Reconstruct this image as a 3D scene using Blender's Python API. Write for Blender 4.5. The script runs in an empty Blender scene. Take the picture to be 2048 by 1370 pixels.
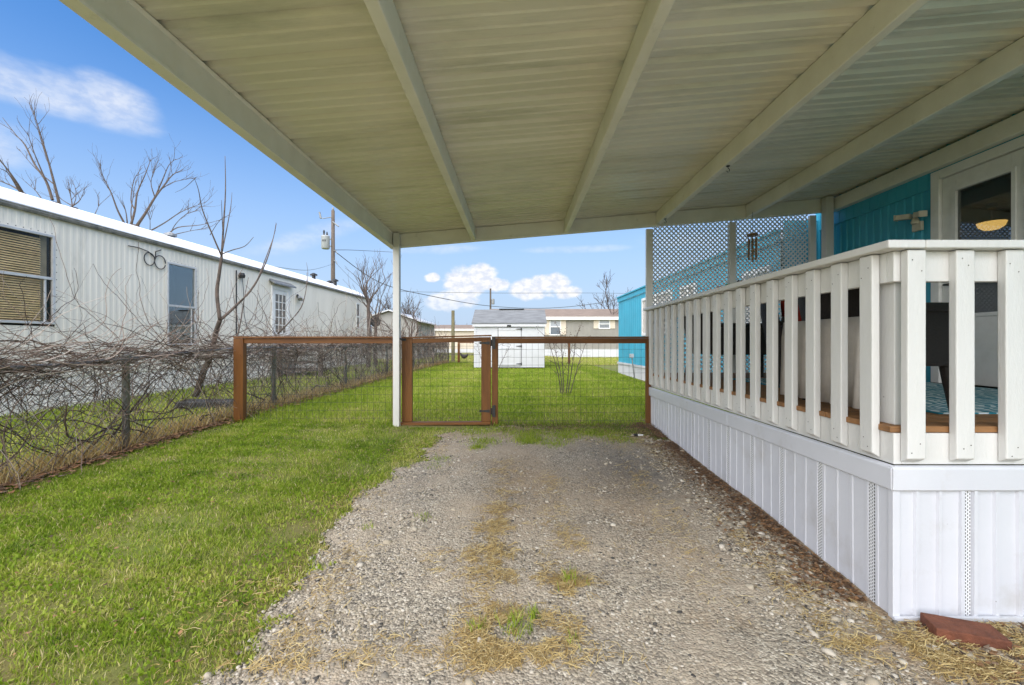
import bpy, bmesh, math, random
import numpy as np
from mathutils import Vector, Matrix, noise as mnoise
R = math.radians
random.seed(7); rng = np.random.default_rng(7)
S = bpy.context.scene
C = S.collection

# ------------------------------------------------------------------ camera
cd = bpy.data.cameras.new("Camera"); cam = bpy.data.objects.new("Camera", cd); C.objects.link(cam)
cam.location = (0, 0, 1.25); cam.rotation_euler = (R(90), 0, 0)
cd.sensor_width = 36; cd.lens = 880/2048*36
cd.shift_x = -11/2048; cd.shift_y = 2/2048
cd.clip_start = 0.05; cd.clip_end = 3000
S.camera = cam
S.render.resolution_x = 1024; S.render.resolution_y = 685
# ------------------------------------------------------------------ view, world, sun
S.view_settings.view_transform = 'Standard'; S.view_settings.look = 'None'
S.view_settings.exposure = .9; S.view_settings.gamma = 1
S.view_settings.use_curve_mapping = False
SUN_EL, SUN_AZ = 52, 200          # azimuth clockwise from +Y: behind the camera, to the left
wd = bpy.data.worlds.new("World"); S.world = wd; wd.use_nodes = True
nt = wd.node_tree; nt.nodes.clear()
def N(t, **k):
    n = nt.nodes.new(t)
    for a, b in k.items(): setattr(n, a, b)
    return n
def M_(op, a, b=None, c=None):
    n = N('ShaderNodeMath', operation=op)
    for i, v in enumerate((a, b, c)):
        if v is None: continue
        if isinstance(v, (int, float)): n.inputs[i].default_value = v
        else: nt.links.new(v, n.inputs[i])
    return n.outputs[0]
def sstep(v, a, b):
    n = N('ShaderNodeMapRange', interpolation_type='SMOOTHSTEP'); nt.links.new(v, n.inputs[0])
    n.inputs[1].default_value = a; n.inputs[2].default_value = b
    return n.outputs[0]
sky = N('ShaderNodeTexSky', sky_type='NISHITA'); sky.sun_disc = False
sky.sun_elevation = R(SUN_EL); sky.sun_rotation = R(SUN_AZ)
sky.air_density = 1.0; sky.dust_density = 0.6; sky.ozone_density = 2.2; sky.altitude = 100
hs = N('ShaderNodeHueSaturation'); hs.inputs['Saturation'].default_value = 1.30; hs.inputs['Value'].default_value = 1.25; hs.inputs['Hue'].default_value = .504
nt.links.new(sky.outputs[0], hs.inputs['Color'])
tc = N('ShaderNodeTexCoord'); sp = N('ShaderNodeSeparateXYZ'); nt.links.new(tc.outputs['Generated'], sp.inputs[0])
az = M_('MULTIPLY', M_('ARCTAN2', sp.outputs[0], sp.outputs[1]), 57.2958)
el = M_('MULTIPLY', M_('ARCSINE', sp.outputs[2]), 57.2958)
cv = N('ShaderNodeCombineXYZ'); nt.links.new(az, cv.inputs[0]); nt.links.new(el, cv.inputs[1])
def nz(scale, sx=1, sy=1, detail=6, rough=.55, off=0, rot=0):
    mp = N('ShaderNodeMapping'); nt.links.new(cv.outputs[0], mp.inputs[0])
    mp.inputs['Scale'].default_value = (sx, sy, 1); mp.inputs['Location'].default_value = (off, off*.7, off)
    mp.inputs['Rotation'].default_value = (0, 0, R(rot))
    n = N('ShaderNodeTexNoise'); nt.links.new(mp.outputs[0], n.inputs[0])
    n.inputs['Scale'].default_value = scale; n.inputs['Detail'].default_value = detail; n.inputs['Roughness'].default_value = rough
    return n.outputs[0]
def blob(a0, e0, wa, we, tilt=0):
    da = M_('SUBTRACT', az, a0); de = M_('SUBTRACT', el, e0)
    c, s = math.cos(R(tilt)), math.sin(R(tilt))
    u = M_('ADD', M_('MULTIPLY', da, c), M_('MULTIPLY', de, s)); v = M_('SUBTRACT', M_('MULTIPLY', de, c), M_('MULTIPLY', da, s))
    u = M_('DIVIDE', u, wa); v = M_('DIVIDE', v, we)
    return M_('SUBTRACT', 1, M_('ADD', M_('MULTIPLY', u, u), M_('MULTIPLY', v, v)))
n1 = nz(.55, 1, 1.5, 8, .6, 3)
def mx(*v):
    o = v[0]
    for w in v[1:]: o = M_('MAXIMUM', o, w)
    return o
# heaped clouds low over the far homes
cum = mx(blob(-7.0, 7.2, 2.6, 2.6), blob(-4.8, 8.6, 2.2, 1.7), blob(-2.6, 7.6, 1.6, .9), blob(-9.2, 5.4, 2.6, 1.3), blob(1.6, 7.0, 2.6, 1.4), blob(4.2, 7.6, 2.6, 1.5), blob(6.5, 6.6, 1.8, .9), blob(-11.0, 8.4, 1.0, .6),
         blob(24, 6, 5, 2), blob(-70, 9, 9, 4), blob(70, 10, 12, 4), blob(150, 12, 15, 6), blob(-140, 12, 14, 5))
cumd = sstep(M_('ADD', cum, M_('MULTIPLY', M_('SUBTRACT', n1, .5), 3.0)), -.45, .55)
cumd = M_('MULTIPLY', cumd, sstep(cum, -.6, .25))
cumd = M_('MULTIPLY', cumd, M_('ADD', .55, M_('MULTIPLY', sstep(el, 3.5, 7.0), .45)))
# high wisps
n2 = nz(.16, 1, 3.0, 5, .5, 11, 8)
w1 = M_('MULTIPLY', sstep(M_('ADD', mx(blob(-47.5, 21.4, 7.5, 1.9, 0), blob(-42.6, 21.6, 3.4, 2.3, -6), blob(-54, 16, 6, 2.6, 10)), M_('MULTIPLY', M_('SUBTRACT', n2, .5), 2.6)), -.5, 1.5), .68)
w2 = M_('MULTIPLY', sstep(M_('ADD', mx(blob(-25, 12.5, 9, 1.5, 22), blob(-22, 18.6, 3, 1.0, 20), blob(-10, 11.8, 9, .7, 4), blob(8, 12, 8, .6), blob(20, 12.5, 6, 1.2, -5)), M_('MULTIPLY', M_('SUBTRACT', n2, .5), 2.2)), 0, 1.6), .38)
low = M_('MULTIPLY', sstep(el, 30, 0), .95)
dens = M_('MAXIMUM', M_('MAXIMUM', cumd, w1), w2)
shade = M_('ADD', .78, M_('MULTIPLY', sstep(nz(.9, 1, 1.6, 5, .6, 9), .35, .7), .30))
cc = N('ShaderNodeMix', data_type='RGBA'); cc.inputs[6].default_value = (4.2, 4.5, 5.2, 1); cc.inputs[7].default_value = (5.6, 5.6, 5.6, 1)
nt.links.new(M_('MULTIPLY', sstep(nz(.9, 1, 1.6, 5, .6, 9), .35, .62), 1.0), cc.inputs[0])
hz = N('ShaderNodeMix', data_type='RGBA'); nt.links.new(low, hz.inputs[0]); nt.links.new(hs.outputs[0], hz.inputs[6]); hz.inputs[7].default_value = (2.7, 3.45, 4.7, 1)
mxc = N('ShaderNodeMix', data_type='RGBA'); nt.links.new(dens, mxc.inputs[0]); nt.links.new(hz.outputs[2], mxc.inputs[6]); nt.links.new(cc.outputs[2], mxc.inputs[7])
bg = N('ShaderNodeBackground'); bg.inputs['Strength'].default_value = .10
ow = N('ShaderNodeOutputWorld'); nt.links.new(mxc.outputs[2], bg.inputs[0]); nt.links.new(bg.outputs[0], ow.inputs[0])

sl = bpy.data.lights.new("sun", 'SUN'); sl.energy = 4.2; sl.angle = R(120); sl.color = (1, .94, .84)
so = bpy.data.objects.new("sun", sl); C.objects.link(so)
sd = Vector((math.sin(R(SUN_AZ))*math.cos(R(SUN_EL)), math.cos(R(SUN_AZ))*math.cos(R(SUN_EL)), math.sin(R(SUN_EL))))
so.rotation_euler = sd.to_track_quat('Z', 'Y').to_euler(); so.location = sd*30

# ------------------------------------------------------------------ helpers
F = 880.0; VX, VY = 1035.0, 687.0
def P(px, py, D): return Vector(((px-VX)/F*D, D, 1.25+(VY-py)/F*D))
def sm(t): t = np.clip(t, 0, 1); return t*t*(3-2*t)
_ph = rng.uniform(0, 6.28, (12, 2)); _dr = rng.uniform(-1, 1, (12, 2))
def fn(x, y, s=1.0):
    o = 0
    for k in range(12):
        f = s*(1+k*.55); o = o + np.sin(x*f*_dr[k, 0]*2+y*f*_dr[k, 1]*2+_ph[k, 0])/(1+k*.35)
    return o/3.2
def gz(x, y):
    x = np.asarray(x, float); y = np.asarray(y, float)
    zd = np.interp(y, [-5, 1.6, 2.0, 2.7, 3.2, 4.05, 5.3, 6, 9, 15, 20, 60], [-.02, 0, .0, .055, .09, .125, .20, .225, .30, .37, .36, .30])
    zl = np.interp(y, [-5, 2, 3.2, 4.3, 5.8, 9, 15, 20, 60], [.08, .14, .19, .22, .25, .30, .37, .36, .30])
    t = sm((-1.0-x)/2.0)
    return zd*(1-t)+zl*t - .10*sm((x-1.6)/1.4)*sm((y-6)/3) + .008*fn(x, y, 1.3)*sm((np.abs(y)-0)/1)
def G(x, y): return float(gz(x, y))
def ground_at(px, py):
    D = 3.0
    for _ in range(30):
        z = G((px-VX)/F*D, D); D = .5*D+.5*(1.25-z)*F/max(py-VY, 4)
    return (px-VX)/F*D, D

MATS = {}
def mat(name, c1, c2=None, scale=6, rough=.6, bump=.0, bscale=40, stretch=(1, 1, 1), metal=0, spec=.4, specks=None, dirt=None, detail=6, contrast=(.35, .65), transl=0, wave=None, coord='Object', attr=None):
    m = bpy.data.materials.new(name); m.use_nodes = True; t = m.node_tree; b = t.nodes['Principled BSDF']; L = t.links.new
    b.inputs['Roughness'].default_value = rough; b.inputs['Metallic'].default_value = metal; b.inputs['Specular IOR Level'].default_value = spec
    tcn = t.nodes.new('ShaderNodeTexCoord'); mp = t.nodes.new('ShaderNodeMapping'); L(tcn.outputs[coord], mp.inputs[0]); mp.inputs['Scale'].default_value = stretch
    def noise(sc, d=detail, r=.6, raw=False):
        n = t.nodes.new('ShaderNodeTexNoise'); L((tcn.outputs[coord] if raw else mp.outputs[0]), n.inputs[0]); n.inputs['Scale'].default_value = sc; n.inputs['Detail'].default_value = d; n.inputs['Roughness'].default_value = r
        return n.outputs[0]
    def rmp(v, a, bb, x=0., y=1.):
        n = t.nodes.new('ShaderNodeMapRange'); L(v, n.inputs[0]); n.inputs[1].default_value = a; n.inputs[2].default_value = bb; n.inputs[3].default_value = x; n.inputs[4].default_value = y
        return n.outputs[0]
    def mix(f, a, bcol):
        n = t.nodes.new('ShaderNodeMix'); n.data_type = 'RGBA'
        L(f, n.inputs[0])
        for s, v in ((6, a), (7, bcol)):
            if isinstance(v, tuple): n.inputs[s].default_value = (*v, 1)
            else: L(v, n.inputs[s])
        return n.outputs[2]
    c2 = c2 or (None if attr else tuple(x*.82 for x in c1))
    if attr:
        an = t.nodes.new('ShaderNodeAttribute'); an.attribute_name = attr; an.attribute_type = 'GEOMETRY'
        cr = t.nodes.new('ShaderNodeValToRGB'); L(an.outputs['Fac'], cr.inputs[0])
        els = c1; cr.color_ramp.elements[0].position = 0; cr.color_ramp.elements[0].color = (*els[0], 1)
        cr.color_ramp.elements[1].position = 1; cr.color_ramp.elements[1].color = (*els[-1], 1)
        for i, e in enumerate(els[1:-1]):
            q = cr.color_ramp.elements.new((i+1)/(len(els)-1)); q.color = (*e, 1)
        col = cr.outputs[0]
    else:
        col = mix(rmp(noise(scale), contrast[0], contrast[1]), c1, c2)
    if dirt:   # (colour, noise scale, low, high, amount)
        col = mix(rmp(noise(dirt[1], 8, .7), dirt[2], dirt[3], 0, dirt[4]), col, dirt[0])
    if specks: # (colour, scale, size)
        v = t.nodes.new('ShaderNodeTexVoronoi'); L(tcn.outputs[coord], v.inputs[0]); v.inputs['Scale'].default_value = specks[1]
        f = rmp(v.outputs['Distance'], specks[2], specks[2]*.6, 0, 1)
        g = rmp(noise(specks[1]*.35, 2, .5, True), .52, .6)
        mm = t.nodes.new('ShaderNodeMath'); mm.operation = 'MULTIPLY'; L(f, mm.inputs[0]); L(g, mm.inputs[1])
        col = mix(mm.outputs[0], col, specks[0])
    if wave:   # (colour, scale, axis, amount, distortion)
        w = t.nodes.new('ShaderNodeTexWave'); L(tcn.outputs[coord], w.inputs[0]); w.inputs['Scale'].default_value = wave[1]; w.bands_direction = wave[2]; w.inputs['Distortion'].default_value = wave[4]
        col = mix(rmp(w.outputs[0], .4, .8, 0, wave[3]), col, wave[0])
    L(col, b.inputs['Base Color'])
    if bump:
        bn = t.nodes.new('ShaderNodeBump'); bn.inputs['Strength'].default_value = min(1, bump); bn.inputs['Distance'].default_value = .01
        L(noise(bscale, 5, .6), bn.inputs['Height']); L(bn.outputs[0], b.inputs['Normal'])
    if transl:
        tr = t.nodes.new('ShaderNodeBsdfTranslucent'); L(col, tr.inputs[0]); ms = t.nodes.new('ShaderNodeMixShader'); ms.inputs[0].default_value = transl
        L(b.outputs[0], ms.inputs[1]); L(tr.outputs[0], ms.inputs[2]); L(ms.outputs[0], t.nodes['Material Output'].inputs[0])
    MATS[name] = m
    return m
def glass(name, tint=(.9, .95, .95), refl=.03, rough=.02, fr=.28):
    m = bpy.data.materials.new(name); m.use_nodes = True; t = m.node_tree; t.nodes.clear(); L = t.links.new
    o = t.nodes.new('ShaderNodeOutputMaterial'); a = t.nodes.new('ShaderNodeBsdfTransparent'); a.inputs[0].default_value = (*tint, 1)
    g = t.nodes.new('ShaderNodeBsdfGlossy'); g.inputs['Roughness'].default_value = rough; g.inputs[0].default_value = (.9, .93, .95, 1)
    f = t.nodes.new('ShaderNodeFresnel'); f.inputs[0].default_value = 1.5
    ad = t.nodes.new('ShaderNodeMath'); ad.operation = 'MULTIPLY_ADD'; L(f.outputs[0], ad.inputs[0]); ad.inputs[1].default_value = fr; ad.inputs[2].default_value = refl; ad.use_clamp = True
    s = t.nodes.new('ShaderNodeMixShader'); L(ad.outputs[0], s.inputs[0]); L(a.outputs[0], s.inputs[1]); L(g.outputs[0], s.inputs[2]); L(s.outputs[0], o.inputs[0])
    return m

class MB:
    def __init__(s): s.v = []; s.f = []; s.smooth = False
    def poly(s, vs, fs):
        o = len(s.v); s.v += [tuple(v) for v in vs]; s.f += [tuple(i+o for i in f) for f in fs]; return s
    def box(s, x0, x1, y0, y1, z0, z1):
        return s.poly([(x0, y0, z0), (x1, y0, z0), (x1, y1, z0), (x0, y1, z0), (x0, y0, z1), (x1, y0, z1), (x1, y1, z1), (x0, y1, z1)],
                      [(0, 3, 2, 1), (4, 5, 6, 7), (0, 1, 5, 4), (1, 2, 6, 5), (2, 3, 7, 6), (3, 0, 4, 7)])
    def bar(s, a, b, w, h, up=(0, 0, 1)):
        a = Vector(a); b = Vector(b); d = (b-a).normalized(); u = Vector(up); sd_ = d.cross(u).normalized(); u = sd_.cross(d)
        vs = [p+sd_*(w/2*i)+u*(h/2*j) for p in (a, b) for i, j in ((-1, -1), (1, -1), (1, 1), (-1, 1))]
        return s.poly(vs, [(0, 1, 2, 3), (7, 6, 5, 4), (0, 4, 5, 1), (1, 5, 6, 2), (2, 6, 7, 3), (3, 7, 4, 0)])
    def tube(s, pts, r, n=6, cap=True):
        pts = [Vector(p) for p in pts]; k = len(pts)
        if not hasattr(r, '__len__'): r = [r]*k
        o = len(s.v); ref = Vector((.31, .17, .93))
        for i, p in enumerate(pts):
            d = (pts[min(i+1, k-1)]-pts[max(i-1, 0)])
            if d.length < 1e-9: d = Vector((0, 0, 1))
            d.normalize(); rr = ref if abs(d.dot(ref)) < .95 else Vector((1, 0, 0))
            a = d.cross(rr).normalized(); b = d.cross(a)
            for j in range(n):
                t = 2*math.pi*j/n; s.v.append(tuple(p+(a*math.cos(t)+b*math.sin(t))*r[i]))
        for i in range(k-1):
            for j in range(n):
                s.f.append((o+i*n+j, o+i*n+(j+1) % n, o+(i+1)*n+(j+1) % n, o+(i+1)*n+j))
        if cap: s.f.append(tuple(o+j for j in reversed(range(n)))); s.f.append(tuple(o+(k-1)*n+j for j in range(n)))
        return s
    def lathe(s, c, prof, n=16, axis='z'):
        o = len(s.v); c = Vector(c)
        for r, h in prof:
            for j in range(n):
                t = 2*math.pi*j/n; q = (r*math.cos(t), r*math.sin(t), h)
                if axis == 'x': q = (q[2], q[0], q[1])
                if axis == 'y': q = (q[0], q[2], q[1])
                s.v.append(tuple(c+Vector(q)))
        for i in range(len(prof)-1):
            for j in range(n): s.f.append((o+i*n+j, o+i*n+(j+1) % n, o+(i+1)*n+(j+1) % n, o+(i+1)*n+j))
        s.f.append(tuple(o+j for j in reversed(range(n)))); s.f.append(tuple(o+(len(prof)-1)*n+j for j in range(n)))
        return s
    def extrude(s, prof, a, b, P0, U, V, W):
        """closed profile (u,v) swept from W*a to W*b"""
        P0, U, V, W = map(Vector, (P0, U, V, W)); n = len(prof)
        vs = [P0+U*u+V*v+W*t for t in (a, b) for u, v in prof]
        return s.poly(vs, [tuple(range(n)), tuple(range(2*n-1, n-1, -1))]+[(i, n+i, n+(i+1) % n, (i+1) % n) for i in range(n)])
    def build(s, name, m, parent=None, bevel=0, smooth=False, local=False):
        off = Vector((0, 0, 0))
        if parent is not None and not local and 'wx' in parent: off = Vector((parent['wx'], parent['wy'], parent['wz']))
        me = bpy.data.meshes.new(name)
        me.from_pydata([(a-off.x, b-off.y, c-off.z) for a, b, c in s.v], [], s.f)
        me.validate(); me.materials.append(m)
        bmh = bmesh.new(); bmh.from_mesh(me); bmesh.ops.recalc_face_normals(bmh, faces=bmh.faces); bmh.to_mesh(me); bmh.free()
        if smooth:
            for p in me.polygons: p.use_smooth = True
        o = bpy.data.objects.new(name, me); C.objects.link(o)
        if parent is not None: o.parent = parent; PO[o.name] = off
        if bevel:
            bv = o.modifiers.new('bevel', 'BEVEL'); bv.width = bevel; bv.segments = 2; bv.limit_method = 'ANGLE'; bv.angle_limit = R(40)
        if smooth and bevel: pass
        return o
PO = {}
def tag(o, label=None, cat=None, group=None, kind=None):
    if label: o['label'] = label
    if cat: o['category'] = cat
    if group: o['group'] = group
    if kind: o['kind'] = kind
    return o
def thing(name, loc, label, cat, group=None, rz=0):
    o = bpy.data.objects.new(name, None); C.objects.link(o); o.location = loc; o.rotation_euler = (0, 0, rz); o.empty_display_size = .1
    if rz == 0: OFF[o] = 1; o['wx'], o['wy'], o['wz'] = float(loc[0]), float(loc[1]), float(loc[2])
    return tag(o, label, cat, group)
OFF = {}
def sub(mb, name, m, part, root, **k):
    """sub-part: coordinates as for the root"""
    o = mb.build(name, m, None, **{a: b for a, b in k.items()})
    if 'wx' in root:
        off = Vector((root['wx'], root['wy'], root['wz']))
        o.data.transform(Matrix.Translation(-off))
    o.parent = part
    return o
def npmesh(name, verts, faces4, m, attrs=None, tri=False, smooth=False):
    me = bpy.data.meshes.new(name); k = 3 if tri else 4
    nf = len(faces4); me.vertices.add(len(verts)); me.vertices.foreach_set('co', np.asarray(verts, np.float32).ravel())
    me.loops.add(nf*k); me.loops.foreach_set('vertex_index', np.asarray(faces4, np.int32).ravel())
    me.polygons.add(nf); me.polygons.foreach_set('loop_start', np.arange(0, nf*k, k, dtype=np.int32)); me.polygons.foreach_set('loop_total', np.full(nf, k, np.int32))
    if smooth: me.polygons.foreach_set('use_smooth', np.ones(nf, bool))
    me.update(calc_edges=True)
    if attrs:
        for n, a in attrs.items():
            at = me.attributes.new(n, 'FLOAT', 'POINT'); at.data.foreach_set('value', np.asarray(a, np.float32))
    me.materials.append(m)
    o = bpy.data.objects.new(name, me); C.objects.link(o); return o

# ------------------------------------------------------------------ materials
WHITE = mat('white_paint', (.68, .675, .655), (.61, .60, .57), 3, .45, .25, 90, (1, 1, .3), dirt=((.45, .42, .36), 5, .62, .8, .45), specks=((.12, .11, .1), 9, .045))
WSKIRT = mat('white_vinyl', (.63, .64, .68), (.58, .59, .63), 2, .38, .08, 30, dirt=((.36, .33, .28), 3.0, .54, .80, .5), specks=((.16, .14, .12), 9, .045))
STEEL = mat('carport_steel', (.82, .80, .73), (.73, .71, .63), 3, .5, .05, 30, dirt=((.30, .29, .22), 9, .6, .8, .5))
ROOFM = mat('carport_panel', (.80, .765, .66), (.69, .66, .55), 1.6, .30, .08, 8, (.25, 1.6, 1), dirt=((.27, .28, .22), 2.6, .52, .78, .6), spec=.5, specks=((.08, .07, .06), 2.2, .022))
CEDAR = mat('stained_wood', (.190, .074, .012), (.115, .042, .008), 5, .55, .5, 40, (3, 3, .35), dirt=((.10, .035, .012), 7, .55, .75, .6))
CEDARH = mat('stained_wood_rail', (.190, .074, .012), (.115, .042, .008), 5, .55, .5, 40, (.35, 3, 3), dirt=((.10, .035, .012), 7, .55, .75, .6))
DECKW = mat('deck_boards', (.34, .165, .06), (.20, .10, .04), 4, .6, .5, 40, (.4, 4, 4))
TEAL = mat('teal_siding', (.050, .40, .55), (.042, .34, .48), 2, .45, .08, 20, dirt=((.03, .22, .27), 4, .6, .8, .4))
SIDING = mat('white_metal_siding', (.82, .78, .69), (.72, .685, .60), 1.5, .45, .06, 20, (1, 1, .3), dirt=((.36, .33, .27), 2.2, .58, .82, .55), specks=((.10, .08, .06), 4, .03))
TSKIRT = mat('pale_skirting', (.82, .80, .76), (.70, .68, .63), 1.4, .6, .1, 20, dirt=((.3, .28, .22), 3, .55, .8, .5))
ROOFW = mat('white_roof_coating', (.85, .87, .9), (.80, .82, .86), 2, .5)
GUTTER = mat('dark_gutter', (.09, .095, .085), (.24, .23, .20), 9, .6, .3, 30)
FRAMEA = mat('aluminium_frame', (.62, .62, .62), (.5, .5, .5), 8, .4, metal=.3)
WFRAME = mat('white_frame', (.8, .8, .78), (.72, .72, .70), 8, .4)
BLACK = mat('black_iron', (.015, .015, .016), (.03, .03, .03), 20, .45)
GALV = mat('galvanised_steel', (.34, .35, .35), (.20, .205, .21), 14, .5, .2, 60, metal=.5)
WIRE = mat('wire', (.30, .30, .29), (.16, .16, .155), 20, .5, metal=.4)
WIREF = mat('welded_wire', (.06, .065, .055), (.04, .04, .04), 20, .5)
DARKIN = mat('dark_interior', (.02, .02, .022), (.035, .032, .03), 3, .9)
BARK = mat('bark', (.14, .105, .085), (.075, .06, .05), 12, .9, .6, 60)
BARKF = mat('far_bark', (.10, .08, .07), (.06, .05, .045), 8, .9)
VINE = mat('vine', ((.060, .042, .032), (.18, .125, .095), (.32, .25, .20), (.48, .41, .35)), rough=.85, attr='tint')
POLEW = mat('pole_wood', (.15, .12, .095), (.09, .072, .06), 5, .9, .5, 30, (3, 3, .4))
GLASS = glass('window_glass'); GLASSB = glass('dull_glass', (.97, .97, .95), .0, .05, .10); GLASSD = glass('door_glass', (.55, .55, .55), .10)
WICK = mat('dark_wicker', (.030, .022, .018), (.012, .010, .009), 60, .45, .9, 160, (1, 1, 4), spec=.5)
BEIGE = mat('beige_fabric', (.55, .51, .46), (.48, .44, .40), 12, .9, .3, 200)
RED = mat('red_fabric', (.35, .03, .015), (.25, .02, .012), 10, .9, .3, 120)
SHINGLE = mat('grey_shingle', (.20, .21, .215), (.13, .135, .14), 3, .9, .5, 20, (1, 4, 4))
SHINGLEB = mat('brown_shingle', (.24, .185, .15), (.17, .13, .105), 2, .9, .4, 10, (1, 4, 4))
TAN = mat('tan_siding', (.30, .285, .25), (.26, .245, .215), 1, .7)
CREAM = mat('cream_paint', (.66, .58, .46), (.60, .52, .42), 2, .6)
FARW = mat('far_white', (.62, .62, .63), (.56, .56, .56), 1.5, .6)
BAMBOO = mat('bamboo', (.30, .19, .10), (.17, .10, .055), 20, .6, .3, 60)
BRICK = mat('red_brick', (.20, .068, .034), (.115, .04, .022), 14, .8, 1, 60, dirt=((.45, .40, .36), 14, .68, .75, .7))

# ------------------------------------------------------------------ setting: ground, driveway
def graded(lo, hi, step, far, grow=1.35):
    a = list(np.arange(lo, hi+1e-6, step)); d = step
    while a[-1] < far: d *= grow; a.append(a[-1]+d)
    d = step
    while a[0] > -far: d *= grow; a.insert(0, a[0]-d)
    return np.array(a)
gx = graded(-11, 7, .12, 700); gy = graded(-3, 24, .12, 900)
GX, GY = np.meshgrid(gx, gy); GZ = gz(GX, GY)
nx, ny = len(gx), len(gy); idx = np.arange(nx*ny).reshape(ny, nx)
fc = np.stack([idx[:-1, :-1], idx[:-1, 1:], idx[1:, 1:], idx[1:, :-1]], -1).reshape(-1, 4)
SOIL = mat('lawn_soil', (.12, .16, .022), (.17, .14, .05), 1.1, .95, .8, 50, dirt=((.16, .11, .05), 3.5, .56, .75, .6))

def xedge(y): return np.interp(y, [-3, 1.6, 2.4, 3.2, 4.1, 5.1, 5.5], [-1.15, -1.14, -1.14, -1.24, -1.0, -.92, -.5])
def yedge(x): return np.interp(x, [-1, 0, .6, 1.1, 1.7], [5.35, 5.5, 5.2, 5.05, 4.9])
def drive(x, y):       # > 0 on gravel
    a = (x-xedge(y))+.10*fn(x, y, 4.0)+.05*fn(x+9, y, 11)
    b = (yedge(x)-y)+.16*fn(x, y+5, 4.5)+.05*fn(x, y, 12)
    c = (2.35-x)+.15*fn(x, y+2, 5)
    return np.minimum(np.minimum(a, b), c)
g = npmesh('ground', np.stack([GX, GY, GZ-.03*((drive(GX, GY) > .1) & (GX < 2.2) & (GX > -1.5) & (GY < 5.4) & (GY > -2.3))], -1).reshape(-1, 3), fc, SOIL, smooth=True); tag(g, kind='structure')
dx = np.arange(-1.7, 2.8, .03); dy = np.arange(-2.5, 5.9, .03)
DX, DY = np.meshgrid(dx, dy); DZ = gz(DX, DY)+.006+.005*(1+fn(DX, DY, 5))*sm(drive(DX, DY)*4)
nx, ny = len(dx), len(dy); idx = np.arange(nx*ny).reshape(ny, nx)
fc = np.stack([idx[:-1, :-1], idx[:-1, 1:], idx[1:, 1:], idx[1:, :-1]], -1).reshape(-1, 4)
keep = (drive(DX, DY).ravel()[fc] > 0).all(1); fc = fc[keep]
us = np.unique(fc); rm = np.full(nx*ny, -1); rm[us] = np.arange(len(us))
DV = np.stack([DX, DY, DZ], -1).reshape(-1, 3)[us]
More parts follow.
